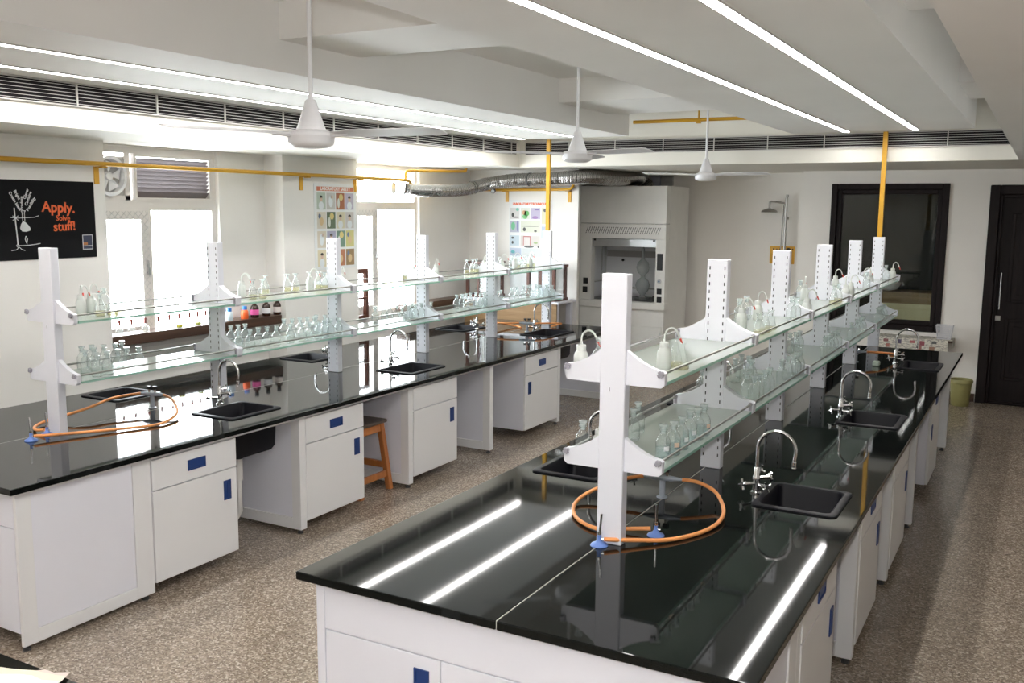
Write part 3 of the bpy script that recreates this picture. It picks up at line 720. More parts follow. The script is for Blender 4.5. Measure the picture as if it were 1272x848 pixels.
frame('white steel frame with side panels carrying the window side bench', *LX, 3.305, 9.38, (4.436, 5.605, 6.78, 8.05, 9.30), ((3.31, 4.43), (4.49, 5.6), (5.66, 6.78), (6.84, 7.4)))

# ---------------------------------------------------------------- faucets
def faucet(label):
    t = thing('lab_faucet', label, 'faucet', (0, 0, 0), 'gooseneck faucets')
    MB().lathe([(.024, 0), (.024, .006), (.017, .012), (.015, .05), (.017, .055), (.017, .075), (.012, .085), (.012, .115), (.009, .12)], 16).build('body', M['chrome'], t, smooth=True)
    P = [(0, 0, .11), (0, 0, .20)]; r = .083
    for k in range(13):
        a = PI-PI*1.04*k/12; P.append((r+r*math.cos(a), 0, .208+r*math.sin(a)))
    e = P[-1]; P.append((e[0]-.004, 0, e[2]-.03))
    MB().tube(P, .0078, 12).build('gooseneck', M['chrome'], t, smooth=True)
    MB().lathe([(.0105, -.03), (.009, -.024), (.0105, -.02), (.009, -.014), (.0105, -.008), (.0095, 0)], 12, (P[-1][0], 0, P[-1][2]-.002)).build('nozzle', M['chrome'], t, smooth=True)
    for (dx, dy, z, L) in ((-.55, -.80, .045, .075), (.80, -.55, .04, .065), (.75, .5, .068, .06), (.1, .95, .095, .04)):
        d = Vector((dx, dy, .06)).normalized(); b = Vector((0, 0, z))
        v = MB().tube([b, b+d*L], .0075, 8).tube([b+d*(L-.012), b+d*(L+.008)], .011, 8).build('valve', M['chrome'], t, smooth=True)
        e = b+d*(L+.004); s1 = d.cross(Vector((0, 0, 1))).normalized(); s2 = d.cross(s1)
        h = MB()
        for q in (s1+s2*.4, s2-s1*.4):
            q = q.normalized(); h.tube([e-q*.024, e-q*.008, e+q*.008, e+q*.024], [.0055, .004, .004, .0055], 8)
        h.build('cross_handle', M['chrome'], v, smooth=True)
    return t
f0 = None
for (x, y, rz, lab) in ((-1.055, 4.165, 0, 'nearest chrome gooseneck faucet on the nearer bench, door aisle side'), (-1.03, 6.03, 0, 'middle chrome gooseneck faucet on the nearer bench, door aisle side'), (-1.03, 8.46, 0, 'farthest chrome gooseneck faucet on the nearer bench, door aisle side'),
                        (-4.53, 4.33, 0, 'nearest chrome gooseneck faucet on the window side bench'), (-4.49, 6.10, 0, 'second chrome gooseneck faucet on the window side bench'), (-4.56, 8.68, 0, 'farthest chrome gooseneck faucet on the window side bench'),
                        (-1.71, 4.165, PI, 'nearest chrome faucet turned to the inner aisle on the nearer bench'), (-1.71, 6.03, PI, 'second chrome faucet turned to the inner aisle on the nearer bench'),
                        (-5.13, 6.13, PI, 'chrome faucet turned to the windows behind the rack post'), (-5.14, 8.50, PI, 'farthest chrome faucet turned to the windows')):
    if f0 is None: f0 = faucet(lab); f0.location = (x, y, ZT); OFF[f0.name] = Vector((x, y, ZT))
    else: dup(f0, (x, y, ZT), lab, None, rz)

# ---------------------------------------------------------------- reagent racks
def rack(xc, y0, s, label):
    t = thing('reagent_rack', label, 'rack', (xc, y0, ZT), 'two tier glass racks')
    ys = [y0+s*i for i in range(6)]
    for i, y in enumerate(ys):
        p = box('post', M['post'], xc-.05, xc+.05, y-.025, y+.025, ZT+.0005, 1.82, t, bevel=.003)
        if i:
            mb = MB()
            for k in range(25):
                z = .86+k*.038
                for x in (xc-.036, xc+.036): mb.box(x-.0024, x+.0024, y-.0262, y-.0245, z, z+.016)
            o = mb.build('slots', M['slot'], p); o['kind'] = 'stuff'
        elif True:
            MB().box(xc-.012, xc-.009, y-.0258, y-.0245, 1.385, 1.40).build('slot', M['slot'], p)
    for zb in (1.085, 1.413):
        for i, y in enumerate(ys):
            prof = [(-.198, zb+.012), (-.185, zb), (.185, zb), (.198, zb+.012), (.200, zb+.055), (.19, zb+.062)]
            top = [(.19-.14*k/7, zb+.062+.066*(k/7)**1.6) for k in range(1, 8)]
            prof += top+[(-x, z) for x, z in reversed(top)]+[(-.19, zb+.062), (-.200, zb+.055)]
            h = .012 if i in (0, 5) else .022
            b = MB().prism([(xc+x, z) for x, z in prof], 'y', y-h, y+h).build('bracket', M['post'], t)
            for sx in (-1, 1):
                kx = xc+sx*.186; ky = y-h if i == 0 else (y+h if i == 5 else y)
                mb = MB()
                if i in (0, 5):
                    d = -1 if i == 0 else 1
                    for a in range(2):
                        q = Vector((math.cos(a*PI/2+.6), 0, math.sin(a*PI/2+.6)))
                        mb.tube([Vector((kx, ky+d*.009, zb+.052))-q*.0125, Vector((kx, ky+d*.009, zb+.052))+q*.0125], .007, 8)
                    mb.tube([(kx, ky, zb+.052), (kx, ky+d*.016, zb+.052)], .0085, 10)
                else:
                    mb.tube([(kx, y-.03, zb+.052), (kx, y-.016, zb+.052)], .010, 10).tube([(kx, y+.016, zb+.052), (kx, y+.03, zb+.052)], .010, 10).box(kx-.007, kx+.007, y-.028, y+.028, zb+.02, zb+.046)
                mb.build('knob', M['knob'], b, smooth=True)
        for i in range(5):
            mb = MB(); x0, x1, ya, yb, z0, z1 = xc-.192, xc+.192, ys[i]+.024, ys[i+1]-.024, zb+.006, zb+.018
            mb.box(x0, x1, ya, yb, z0, z1); o = mb.build('glass_shelf', [M['shelf'], M['shelfedge']], t)
            for p in o.data.polygons: p.material_index = 0 if abs(p.normal.z) > .5 else 1
        for sx in (-1, 1):
            MB().tube([(xc+sx*.186, ys[0]-.01, zb+.052), (xc+sx*.186, ys[5]+.01, zb+.052)], .0052, 10).build('rail', M['steel'], t, smooth=True)
    return t
rack(-4.7015, 3.3035, 1.1862, 'two tier glass shelf rack with white posts on the window side bench')
rack(-1.3612, 3.2398, 1.2475, 'two tier glass shelf rack with white posts on the nearer bench')

# ---------------------------------------------------------------- bottles
def add(t, mb, nm, m, smooth=True): return mb.build(nm, m, t, smooth=smooth)
def proto_A(nm='reagent_bottle', wide=1.0, lab=None):
    t = thing(nm, 'clear glass reagent bottle', 'bottle', (0,0,-50))
    o = Vector((0,0,-50)); g = wide
    add(t, MB().lathe([(.001,.002),(.026*g,.002),(.029*g,.006),(.029*g,.064),(.0275*g,.074),(.020,.088),(.0125,.097),(.0115,.103),(.0125,.110),(.0165,.113),(.0165,.117),(.012,.118)], 20, o, cap=False), 'body', M['clear'])
    add(t, MB().lathe([(.0085,.10),(.0105,.118),(.0105,.122),(.0155,.126),(.017,.131),(.0165,.136),(.001,.137)], 16, o), 'stopper', M['stopper'])
    if lab:
        mb = MB(); P0 = []; P1 = []
        for k in range(6):
            a = R(-62+k*9); P0.append(o+Vector((.0294*math.cos(a), .0294*math.sin(a), .036))); P1.append(o+Vector((.0294*math.cos(a), .0294*math.sin(a), .054)))
        for k in range(5): mb.quad(P0[k], P0[k+1], P1[k+1], P1[k])
        mb.build('paper_label', M[lab], t)
        add(t, MB().lathe([(.001,.004),(.0265,.004),(.0278,.008),(.0278,.045),(.001,.0451)], 16, o), 'liquid', M['liqclear'])
    return t
def proto_C():
    t = thing('dropping_bottle', 'slim clear glass bottle', 'bottle', (0,0,-50)); o = Vector((0,0,-50))
    add(t, MB().lathe([(.001,.002),(.025,.002),(.0275,.006),(.0275,.050),(.025,.064),(.016,.086),(.0095,.100),(.0085,.116),(.012,.119)], 20, o, cap=False), 'body', M['clear'])
    add(t, MB().lathe([(.006,.10),(.008,.12),(.009,.124),(.020,.129),(.021,.133),(.001,.135)], 16, o), 'stopper', M['stopper'])
    add(t, MB().lathe([(.001,.004),(.024,.004),(.0262,.008),(.0262,.034),(.001,.0341)], 16, o), 'liquid', M['liquid'])  # amber liquid, and yellowish reflections painted as a tint
    return t
def proto_D():
    t = thing('conical_flask', 'conical glass flask', 'flask', (0,0,-50)); o = Vector((0,0,-50))
    add(t, MB().lathe([(.001,.002),(.030,.002),(.0325,.006),(.031,.014),(.0165,.070),(.0135,.080),(.0135,.100),(.0185,.105),(.0185,.107)], 20, o, cap=False), 'body', M['clear'])
    add(t, MB().lathe([(.001,.004),(.029,.004),(.031,.008),(.028,.022),(.001,.0221)], 16, o), 'liquid', M['liquid'])
    return t
def proto_B(ang):
    t = thing('wash_bottle', 'milky wash bottle', 'bottle', (0,0,-50)); o = Vector((0,0,-50))
    add(t, MB().lathe([(.001,0),(.026,0),(.0285,.004),(.0285,.058),(.026,.072),(.0185,.084),(.0165,.088)], 22, o), 'body', M['ldpe'])
    add(t, MB().lathe([(.018,.084),(.0185,.086),(.0185,.104),(.016,.107),(.006,.108),(.0045,.118)], 18, o), 'cap', M['ldpe'])
    ca, sa = math.cos(ang), math.sin(ang); P = [o+Vector((0,0,.112))]
    for k in range(11):
        a = PI-PI*.86*k/10; P.append(o+Vector(((.028+.028*math.cos(a))*ca, (.028+.028*math.cos(a))*sa, .126+.036*math.sin(a))))
    d = (P[-1]-P[-2]).normalized(); P.append(P[-1]+d*.030)
    tb = add(t, MB().tube(P, .0038, 8), 'spout_tube', M['ldpe'])
    add(tb, MB().tube([P[-1]-d*.006, P[-1]+d*.016], [.0046, .003], 8), 'tip', M['red'])
    return t
LU = [('B', -4.846, 3.595), ('B', -4.846, 3.662), ('B', -4.793, 3.555), ('A', -4.846, 3.752), ('C', -4.61, 3.54), ('C', -4.557, 3.58), ('C', -4.588, 3.653), ('C', -4.846, 5.094), ('B', -4.846, 4.864), ('B', -4.799, 4.818), ('C', -4.628, 4.745), ('C', -4.614, 4.824), ('C', -4.846, 5.321), ('C', -4.818, 5.382), ('C', -4.846, 5.565), ('B', -4.796, 5.52), ('C', -4.81, 5.621), ('C', -4.743, 5.615), ('C', -4.829, 5.812), ('B', -4.774, 5.85), ('C', -4.846, 6.525), ('C', -4.846, 6.632), ('C', -4.846, 6.781), ('B', -4.846, 6.917), ('C', -4.846, 6.984), ('B', -4.846, 7.051), ('C', -4.846, 7.161), ('B', -4.846, 7.285), ('C', -4.846, 7.82), ('C', -4.846, 7.926), ('C', -4.846, 7.993), ('B', -4.846, 8.139), ('C', -4.846, 8.219), ('C', -4.846, 8.309), ('C', -4.846, 8.431), ('B', -4.846, 8.498), ('A', -4.846, 8.706), ('A', -4.846, 8.907), ('A', -4.846, 8.974), ('B', -4.846, 8.773), ('C', -4.846, 9.174), ('C', -4.846, 8.84), ('C', -4.846, 9.041), ('B', -4.846, 9.108)]
LL = [('A', -4.846, 3.65), ('A', -4.846, 3.583), ('A', -4.703, 3.499), ('A', -4.754, 3.596), ('A', -4.562, 3.464), ('A', -4.798, 3.696), ('A', -4.568, 3.537), ('A', -4.78, 3.761), ('A', -4.572, 3.613), ('A', -4.846, 3.862), ('A', -4.596, 3.693), ('A', -4.562, 3.75), ('A', -4.846, 4.752), ('A', -4.846, 4.819), ('A', -4.846, 4.886), ('A', -4.608, 4.585), ('A', -4.598, 4.678), ('A', -4.629, 4.788), ('A', -4.609, 4.851), ('A', -4.585, 4.914), ('A', -4.823, 5.251), ('A', -4.801, 5.315), ('A', -4.785, 5.381), ('A', -4.771, 5.446), ('A', -4.761, 5.512), ('A', -4.584, 5.054), ('A', -4.568, 5.16), ('A', -4.557, 5.225), ('A', -4.557, 5.32), ('A', -4.807, 5.586), ('A', -4.557, 5.387), ('A', -4.749, 5.62), ('A', -4.557, 5.454), ('A', -4.557, 5.546), ('A', -4.813, 6.328), ('A', -4.817, 6.462), ('A', -4.814, 6.535), ('A', -4.749, 6.547), ('A', -4.846, 6.793), ('A', -4.627, 6.45), ('A', -4.646, 6.575), ('A', -4.761, 6.785), ('A', -4.634, 6.653), ('A', -4.659, 6.78), ('A', -4.723, 6.917), ('A', -4.657, 6.926), ('A', -4.846, 7.638), ('A', -4.846, 7.735), ('A', -4.846, 7.812), ('A', -4.846, 7.884), ('A', -4.846, 7.992), ('A', -4.752, 7.92), ('A', -4.751, 7.992), ('A', -4.805, 8.197), ('A', -4.738, 8.145), ('A', -4.747, 8.236), ('A', -4.766, 8.342), ('A', -4.842, 8.703), ('A', -4.831, 8.797), ('A', -4.84, 8.956), ('A', -4.836, 9.049), ('A', -4.846, 9.123), ('A', -4.726, 9.091), ('A', -4.804, 9.174), ('A', -4.608, 9.174), ('A', -4.74, 9.157), ('A', -4.675, 9.174)]
RU = [('B', -1.528, 3.3), ('A', -1.462, 3.325), ('B', -1.282, 3.543), ('D', -1.258, 3.607), ('D', -1.216, 3.555), ('B', -1.506, 4.933), ('A', -1.506, 5.037), ('A', -1.466, 5.248), ('B', -1.383, 5.0), ('A', -1.482, 5.443), ('B', -1.426, 5.48), ('D', -1.238, 4.802), ('D', -1.233, 4.9), ('D', -1.234, 5.017), ('A', -1.506, 6.927), ('B', -1.463, 6.876), ('A', -1.253, 5.562), ('A', -1.216, 5.507), ('B', -1.216, 5.791), ('B', -1.466, 8.002), ('C', -1.216, 6.613), ('C', -1.216, 6.774), ('B', -1.216, 7.038), ('B', -1.228, 7.308), ('B', -1.294, 8.286), ('A', -1.252, 8.172), ('B', -1.265, 8.438), ('A', -1.274, 9.379), ('B', -1.22, 9.417)]
RL = [('A', -1.522, 3.315), ('B', -1.455, 3.325), ('A', -1.47, 3.764), ('A', -1.439, 3.631), ('L', -1.23, 3.417), ('P', -1.216, 3.495), ('L', -1.216, 3.594), ('L', -1.227, 3.724), ('A', -1.216, 3.79), ('P', -1.216, 3.872), ('A', -1.506, 4.747), ('A', -1.506, 4.814), ('A', -1.506, 4.904), ('A', -1.46, 5.19), ('A', -1.42, 5.319), ('A', -1.475, 5.361), ('A', -1.28, 4.771), ('A', -1.219, 4.684), ('A', -1.216, 4.751), ('A', -1.216, 4.885), ('A', -1.216, 4.97), ('A', -1.375, 5.213), ('A', -1.464, 6.5), ('A', -1.442, 6.564), ('A', -1.434, 6.654), ('A', -1.224, 5.278), ('A', -1.229, 5.444), ('A', -1.216, 5.51), ('A', -1.216, 5.592), ('A', -1.216, 5.679), ('A', -1.217, 6.41), ('A', -1.216, 6.499), ('A', -1.216, 6.605), ('A', -1.216, 6.722), ('A', -1.216, 6.854), ('A', -1.216, 7.368), ('A', -1.216, 7.597), ('A', -1.216, 7.761), ('A', -1.216, 7.877), ('A', -1.216, 8.618), ('A', -1.216, 8.729), ('A', -1.216, 8.843), ('A', -1.216, 8.995)]
PR = {'A': proto_A(), 'L': proto_A('reagent_bottle', 1, 'wlabel'), 'P': proto_A('reagent_bottle', 1, 'peach'), 'C': proto_C(), 'D': proto_D()}
PB = [proto_B(R(a)) for a in (15, -25, 40, 100)]
used = set()
KIND = {'A': 'clear reagent bottle', 'L': 'paper labelled reagent bottle', 'P': 'paper labelled reagent bottle', 'B': 'milky plastic wash bottle', 'C': 'slim flat-stoppered bottle', 'D': 'small conical glass flask'}
NUM = ['first', 'second', 'third', 'fourth', 'fifth', 'sixth', 'seventh', 'eighth', 'ninth', 'tenth', 'eleventh', 'twelfth', 'thirteenth', 'fourteenth', 'fifteenth', 'sixteenth', 'seventeenth', 'eighteenth', 'nineteenth', 'twentieth', 'twenty-first', 'twenty-second', 'twenty-third']
def put(tab, z, y0, s, shelf, grp):
    bays = {}
    for (k, x, y) in tab: bays.setdefault(min(4, max(0, int((y-y0)/s))), []).append((y, x, k))
    for b, L in sorted(bays.items()):
        cnt = {}
        for i, (y, x, k) in enumerate(sorted(L)):
            kk = 'L' if k == 'P' else k
            n = cnt[kk] = cnt.get(kk, 0)+1
            lab = '%s %s in %s bay from near end, %s' % (NUM[n-1], KIND[k], NUM[b], shelf)
            src = PB[(i*7+b) % 4] if k == 'B' else PR[k]
            if src.name not in used:
                used.add(src.name); src.location = (x, y, z); src['label'] = lab; src['group'] = grp; r = src
            else:
                r = dup(src, (x, y, z), lab, grp, rotz=0 if k == 'B' else random.uniform(0, .4) if k in 'LP' else random.uniform(0, 6))
put(LU, 1.4315, 3.3035, 1.1862, 'upper shelf, window side rack', 'bottles on the upper shelf of the window side rack')
put(LL, 1.1035, 3.3035, 1.1862, 'lower shelf, window side rack', 'bottles on the lower shelf of the window side rack')
put(RU, 1.4315, 3.2398, 1.2475, 'upper shelf, nearer rack', 'bottles on the upper shelf of the nearer rack')
put(RL, 1.1035, 3.2398, 1.2475, 'lower shelf, nearer rack', 'bottles on the lower shelf of the nearer rack')
# bottles on the ledge under the louvred window
def ledge_bottle(y, x, lab, kind, liq=None, cap=None):
    z = 1.0755; o = Vector((x, y, z)); t = thing('ledge_bottle', lab, 'bottle', (x, y, z), 'small bottles on the window ledge')
    if kind == 'drop':
        add(t, MB().lathe([(.001,0),(.024,0),(.026,.004),(.026,.032),(.020,.044),(.010,.052),(.009,.068),(.011,.07)], 14, o, cap=False), 'body', M['clear'])
        add(t, MB().lathe([(.010,.068),(.012,.074),(.008,.080),(.0105,.094),(.0105,.106),(.004,.114)], 12, o), 'rubber_bulb', M['rubber'])
        if liq: add(t, MB().lathe([(.001,.002),(.0235,.002),(.025,.005),(.025,.026),(.001,.0261)], 14, o), 'liquid', M[liq])
    elif kind == 'cap':
        add(t, MB().lathe([(.001,0),(.030,0),(.033,.005),(.033,.06),(.026,.076),(.018,.082)], 14, o), 'body', M[liq])
        add(t, MB().lathe([(.021,.080),(.022,.082),(.022,.108),(.018,.111)], 14, o), 'cap', M['bluecap'])
    else:
        add(t, MB().lathe([(.001,0),(.034,0),(.037,.005),(.037,.085),(.030,.102),(.016,.116),(.016,.128)], 16, o), 'body', M['amber'])
        add(t, MB().lathe([(.018,.126),(.019,.128),(.019,.158),(.015,.162)], 14, o), 'cap', M['black'])
        add(t, MB().lathe([(.0375,.025),(.0375,.072)], 16, o, cap=False), 'paper_label', M[liq])
M['yliq2'] = mat('yellow green liquid', (.55, .62, .10), .2); M['wliq'] = mat('pale blue bottle', (.62, .74, .80), .4); M['wlabel2'] = mat('pinkish label', (.72, .66, .64), .6)
ledge_bottle(4.840, -6.09, 'small clear dropper bottle with a red brown bulb, leftmost on the window ledge', 'drop', None)
ledge_bottle(4.950, -6.09, 'small clear dropper bottle with a red brown bulb, second from the left on the ledge', 'drop', None)
ledge_bottle(5.078, -6.09, 'small clear dropper bottle with a red brown bulb, third from the left on the ledge', 'drop', None)
ledge_bottle(5.203, -6.09, 'small clear dropper bottle with a red brown bulb, fourth from the left on the ledge', 'drop', None)
ledge_bottle(5.315, -6.09, 'small clear dropper bottle left of the yellow one on the ledge', 'drop', None)
ledge_bottle(5.413, -6.09, 'dropper bottle of bright yellow liquid on the ledge', 'drop', 'yliq')
ledge_bottle(5.522, -6.09, 'small clear dropper bottle between the two yellow ones on the ledge', 'drop', None)
ledge_bottle(5.608, -6.09, 'dropper bottle of yellow green liquid on the ledge', 'drop', 'yliq2')
ledge_bottle(5.695, -6.09, 'small clear dropper bottle next to the rack post on the ledge', 'drop', None)
ledge_bottle(5.893, -6.09, 'small clear dropper bottle just past the rack post on the ledge', 'drop', None)
ledge_bottle(5.958, -6.09, 'pale blue bottle with a blue cap on the ledge', 'cap', 'wliq')
ledge_bottle(6.139, -6.09, 'orange red bottle with a blue cap on the ledge', 'cap', 'orliq')
ledge_bottle(6.261, -6.09, 'dark amber bottle with a magenta label on the ledge', 'amb', 'pink')
ledge_bottle(6.408, -6.09, 'dark amber bottle with a white label, middle of three on the ledge', 'amb', 'wlabel')
ledge_bottle(6.548, -6.09, 'dark amber bottle with a pinkish white label, last on the ledge', 'amb', 'wlabel2')
# ---------------------------------------------------------------- burners, gas taps, hoses
def burner(x, y, lab, tilt=0):
    o = Vector((x, y, ZT)); t = thing('bunsen_burner', lab, 'burner', (x, y, ZT), 'gas burners')
    add(t, MB().lathe([(.0335,0),(.034,.003),(.030,.008),(.016,.014),(.0085,.024),(.0075,.040),(.0085,.042)], 20, o), 'base', M['blueb'])
    e = o+Vector((tilt, 0, .125))
    add(t, MB().tube([o+Vector((0,0,.04)), o+Vector((tilt*.2,0,.055))], .0065, 10).tube([o+Vector((tilt*.2,0,.052)), e], .0045, 10), 'tube', M['chrome'])
    add(t, MB().lathe([(.0075,.044),(.0075,.054)], 12, o, cap=False), 'collar', M['chrome'])
    add(t, MB().tube([o+Vector((0,0,.027)), o+Vector((.018,.003,.027))], .004, 8), 'gas_inlet', M['chrome'])
    return t
burner(-1.385, 3.183, 'blue based burner standing in front of the nearest rack post', .008)
burner(-1.240, 3.395, 'blue based burner behind the nearest post of the nearer rack')
burner(-4.665, 3.115, 'blue based burner nearest the end of the window side bench', -.006)
burner(-4.715, 3.245, 'blue based burner close against the first post of the window side rack', -.005)
def gas_tap(x, y, lab, knobs=True, ang=0):
    o = Vector((x, y, ZT)); t = thing('gas_tap', lab, 'gas tap', (x, y, ZT), 'twin bench gas taps')
    add(t, MB().lathe([(.024,0),(.024,.004),(.013,.007),(.012,.075),(.014,.08)], 16, o), 'column', M['grey'])
    d = Vector((math.cos(ang), math.sin(ang), 0)); c = o+Vector((0,0,.088))
    add(t, MB().tube([c-d*.032, c+d*.032], .013, 12), 'valve_body', M['grey'])
    for s in (-1, 1):
        add(t, MB().tube([c+d*s*.03, c+d*s*.05, c+d*s*.085], [.0135, .011, .006], 10), 'nozzle', M['grey'])
        k = add(t, MB().tube([c+d*s*.02, c+d*s*.02+Vector((0,0,.03))], .007, 8), 'stem', M['chrome'])
        e = c+d*s*.02+Vector((0,0,.03))
        add(k, MB().box(e.x-.012, e.x+.012, e.y-.010, e.y+.010, e.z, e.z+.02), 'tap_knob', M['black'], False)
    return t
gas_tap(-1.395, 3.885, 'grey twin gas tap under the first bay of the nearer rack', ang=.15)
gas_tap(-4.80, 4.03, 'grey twin gas tap under the first bay of the window side rack', ang=.25)
gas_tap(-4.60, 8.60, 'grey twin gas tap near the far end of the window side bench', ang=.3)
gas_tap(-1.33, 8.36, 'grey twin gas tap near the far end of the nearer bench', ang=.3)
def hose(pts, lab, r=.0082):
    P = smooth_path(pts, 10)
    o = MB().tube(P, r, 10).build('gas_hose', M['orange'], smooth=True, origin=pts[len(pts)//2]); tag(o, lab, 'hose', 'orange gas hoses'); return o
hose([(-1.312, 3.90, .888), (-1.24, 3.925, .878), (-1.155, 3.90, .85), (-1.075, 3.735, .82), (-1.078, 3.547, .81), (-1.160, 3.365, .810), (-1.273, 3.26, .818), (-1.366, 3.186, .827)], 'orange gas hose looping over the aisle side to the front burner on the nearer bench')
hose([(-1.478, 3.868, .888), (-1.56, 3.82, .872), (-1.655, 3.70, .835), (-1.672, 3.58, .812), (-1.61, 3.44, .81), (-1.522, 3.355, .81), (-1.43, 3.325, .812), (-1.35, 3.372, .816), (-1.262, 3.395, .826)], 'orange gas hose looping behind the first post of the nearer rack')
hose([(-4.72, 4.05, .888), (-4.62, 4.03, .87), (-4.47, 3.93, .83), (-4.385, 3.79, .815), (-4.375, 3.67, .81), (-4.466, 3.472, .813), (-4.565, 3.27, .82), (-4.645, 3.118, .827)], 'orange gas hose looping over the inner aisle side of the window side bench')
hose([(-4.88, 4.01, .888), (-4.93, 3.85, .88), (-4.89, 3.64, .86), (-4.91, 3.51, .84), (-4.944, 3.40, .82), (-4.90, 3.30, .812), (-4.81, 3.245, .815), (-4.737, 3.246, .825)], 'orange gas hose passing behind the first post of the window side rack')
hose([(-4.68, 8.575, .888), (-4.80, 8.50, .885), (-4.95, 8.50, .88), (-5.02, 8.62, .87), (-4.98, 8.78, .84), (-4.86, 8.86, .812), (-4.78, 8.80, .81)], 'orange gas hose curled toward the windows at the far end of the window side bench', .009)
hose([(-4.52, 8.625, .888), (-4.45, 8.72, .885), (-4.42, 8.90, .87), (-4.43, 9.05, .85), (-4.50, 9.12, .83), (-4.55, 9.05, .81)], 'orange gas hose curled toward the far end of the window side bench', .009)
hose([(-1.25, 8.385, .888), (-1.18, 8.44, .882), (-1.10, 8.56, .865), (-1.06, 8.72, .84), (-1.08, 8.9, .815), (-1.14, 8.95, .81)], 'orange gas hose at the far end of the nearer bench', .010)
tag(box('soap_block', mat('pale green soap', (.42, .50, .42), .5), -1.175, -1.12, 8.20, 8.26, ZT+.0005, ZT+.04, bevel=.008, origin=(-1.15, 8.23, ZT)), 'pale green block of soap beside the farthest faucet of the nearer bench', 'soap')

# ---------------------------------------------------------------- stool
t = thing('wooden_stool', 'orange brown wooden stool with a dark seat tucked under the window side bench', 'stool', (-4.26, 5.37, 0))
box('seat', M['stooltop'], -4.41, -4.11, 5.20, 5.54, .50, .525, t, bevel=.006)
LG = []
for (sx, sy) in ((1,-1),(1,1),(-1,-1),(-1,1)):
    tx, ty, bx_, by = -4.26+sx*.115, 5.37+sy*.125, -4.26+sx*.160, 5.37+sy*.172
    h = .021; mb = MB()
    loft(mb, [[(bx_-h, by-h, 0), (bx_+h, by-h, 0), (bx_+h, by+h, 0), (bx_-h, by+h, 0)], [(tx-h, ty-h, .50), (tx+h, ty-h, .50), (tx+h, ty+h, .50), (tx-h, ty+h, .50)]])
    mb.build('leg', M['stool'], t, bevel=.003)
for sx in (-1, 1):
    box('apron', M['stool'], -4.26+sx*.12-.01, -4.26+sx*.12+.01, 5.25, 5.49, .44, .50, t)
    box('stretcher', M['stool'], -4.26+sx*.148-.011, -4.26+sx*.148+.011, 5.22, 5.52, .10, .145, t)
for sy in (-1, 1):
    box('apron', M['stool'], -4.37, -4.15, 5.37+sy*.13-.01, 5.37+sy*.13+.01, .44, .50, t)
    box('stretcher', M['stool'], -4.40, -4.12, 5.37+sy*.155-.011, 5.37+sy*.155+.011, .16, .205, t)

# ---------------------------------------------------------------- ceiling fans
def fan(x, y, z, phis, ztop, lab):
    t = thing('ceiling_fan', lab, 'ceiling fan', (x, y, z), 'white ceiling fans'); o = Vector((x, y, z))
    add(t, MB().tube([(x, y, z+.13), (x, y, ztop-.01)], .011, 12), 'rod', M['fan'])
    add(t, MB().lathe([(.05, ztop-z-.0), (.048, ztop-z-.02), (.012, ztop-z-.055)], 20, o), 'canopy', M['fan'])
    add(t, MB().lathe([(.020,.165),(.026,.155),(.040,.11),(.058,.055),(.066,.035),(.066,.03)], 28, o), 'cone', M['fan'])
    add(t, MB().lathe([(.03,-.052),(.075,-.048),(.098,-.036),(.104,-.022),(.104,-.004),(.107,.0),(.107,.010),(.098,.022),(.07,.03),(.03,.032)], 36, o), 'motor', M['fan'])
    for ph in phis:
        a = R(ph)+YAW; d = Vector((math.cos(a), math.sin(a), 0)); n = Vector((-math.sin(a), math.cos(a), 0))
        mb = MB(); L = []
        for (r, wd_, tw) in ((.125, .045, .10), (.22, .062, .17), (.5, .064, .17), (.64, .060, .17), (.665, .045, .17)):
            up_ = Vector((0, 0, 1)); c = o+d*r+up_*(.012)
            e1 = n*math.cos(tw)-up_*math.sin(tw); nn = up_*math.cos(tw)+n*math.sin(tw)
            L.append([c-e1*wd_-nn*.0015, c+e1*wd_-nn*.0015, c+e1*wd_+nn*.0015, c-e1*wd_+nn*.0015])
        loft(mb, L); b = mb.build('blade', M['fan'], t)
        add(b, MB().tube([o+d*.095+Vector((0,0,.006)), o+d*.19+Vector((0,0,.010))], [.012, .008], 8), 'blade_arm', M['fan'])
    return t
fan(-2.95, 3.42, 2.365, (-22, -142, 98), 3.15, 'nearest white three blade ceiling fan')
fan(-2.95, 6.24, 2.43, (-48, -168, 72), 3.15, 'middle white three blade ceiling fan')
fan(-2.95, 9.17, 2.385, (-42, -162, 78), 3.15, 'farthest white three blade ceiling fan')

# ---------------------------------------------------------------- fume hood
HX0, HX1, HY0, HY1 = -5.115, -3.985, 10.95, 11.75
t = thing('fume_hood', 'tall grey fume hood with an open sash against the back wall', 'fume hood', ((HX0+HX1)/2, 11.3, 0))
sidep = [(HY0, 0), (HY1, 0), (HY1, 2.335), (HY0, 2.335)]
box('side_panel', M['hood'], HX0, HX0+.03, HY0+.121, HY1, 0, 2.335, t); box('side_panel', M['hood'], HX1-.03, HX1, HY0+.121, HY1, 0, 2.335, t)
box('back_panel', M['hoodin'], HX0+.03, HX1-.03, HY1-.03, HY1, 0, 2.335, t); box('roof_panel', M['hood'], HX0+.03, HX1-.03, HY0+.03, HY1-.03, 2.31, 2.335, t)
hd = box('upper_fascia', M['hood'], HX0, HX1, HY0, HY0+.12, 1.885, 2.335, t, bevel=.004)
hd2 = box('grille_fascia', M['hood'], HX0, HX1, HY0-.004, HY0+.12, 1.70, 1.88, t, bevel=.004)
mb = MB()
for r in range(4):
    for k in range(34):
        x = HX0+.075+k*.0288+r*.008; z = 1.760+r*.021
        if x > HX1-.06: continue
        mb.prism([(x, z), (x+.008, z), (x+.015, z+.016), (x+.007, z+.016)], 'y', HY0-.0055, HY0-.003)
o = mb.build('vent_slots', M['slot'], hd2); o['kind'] = 'stuff'
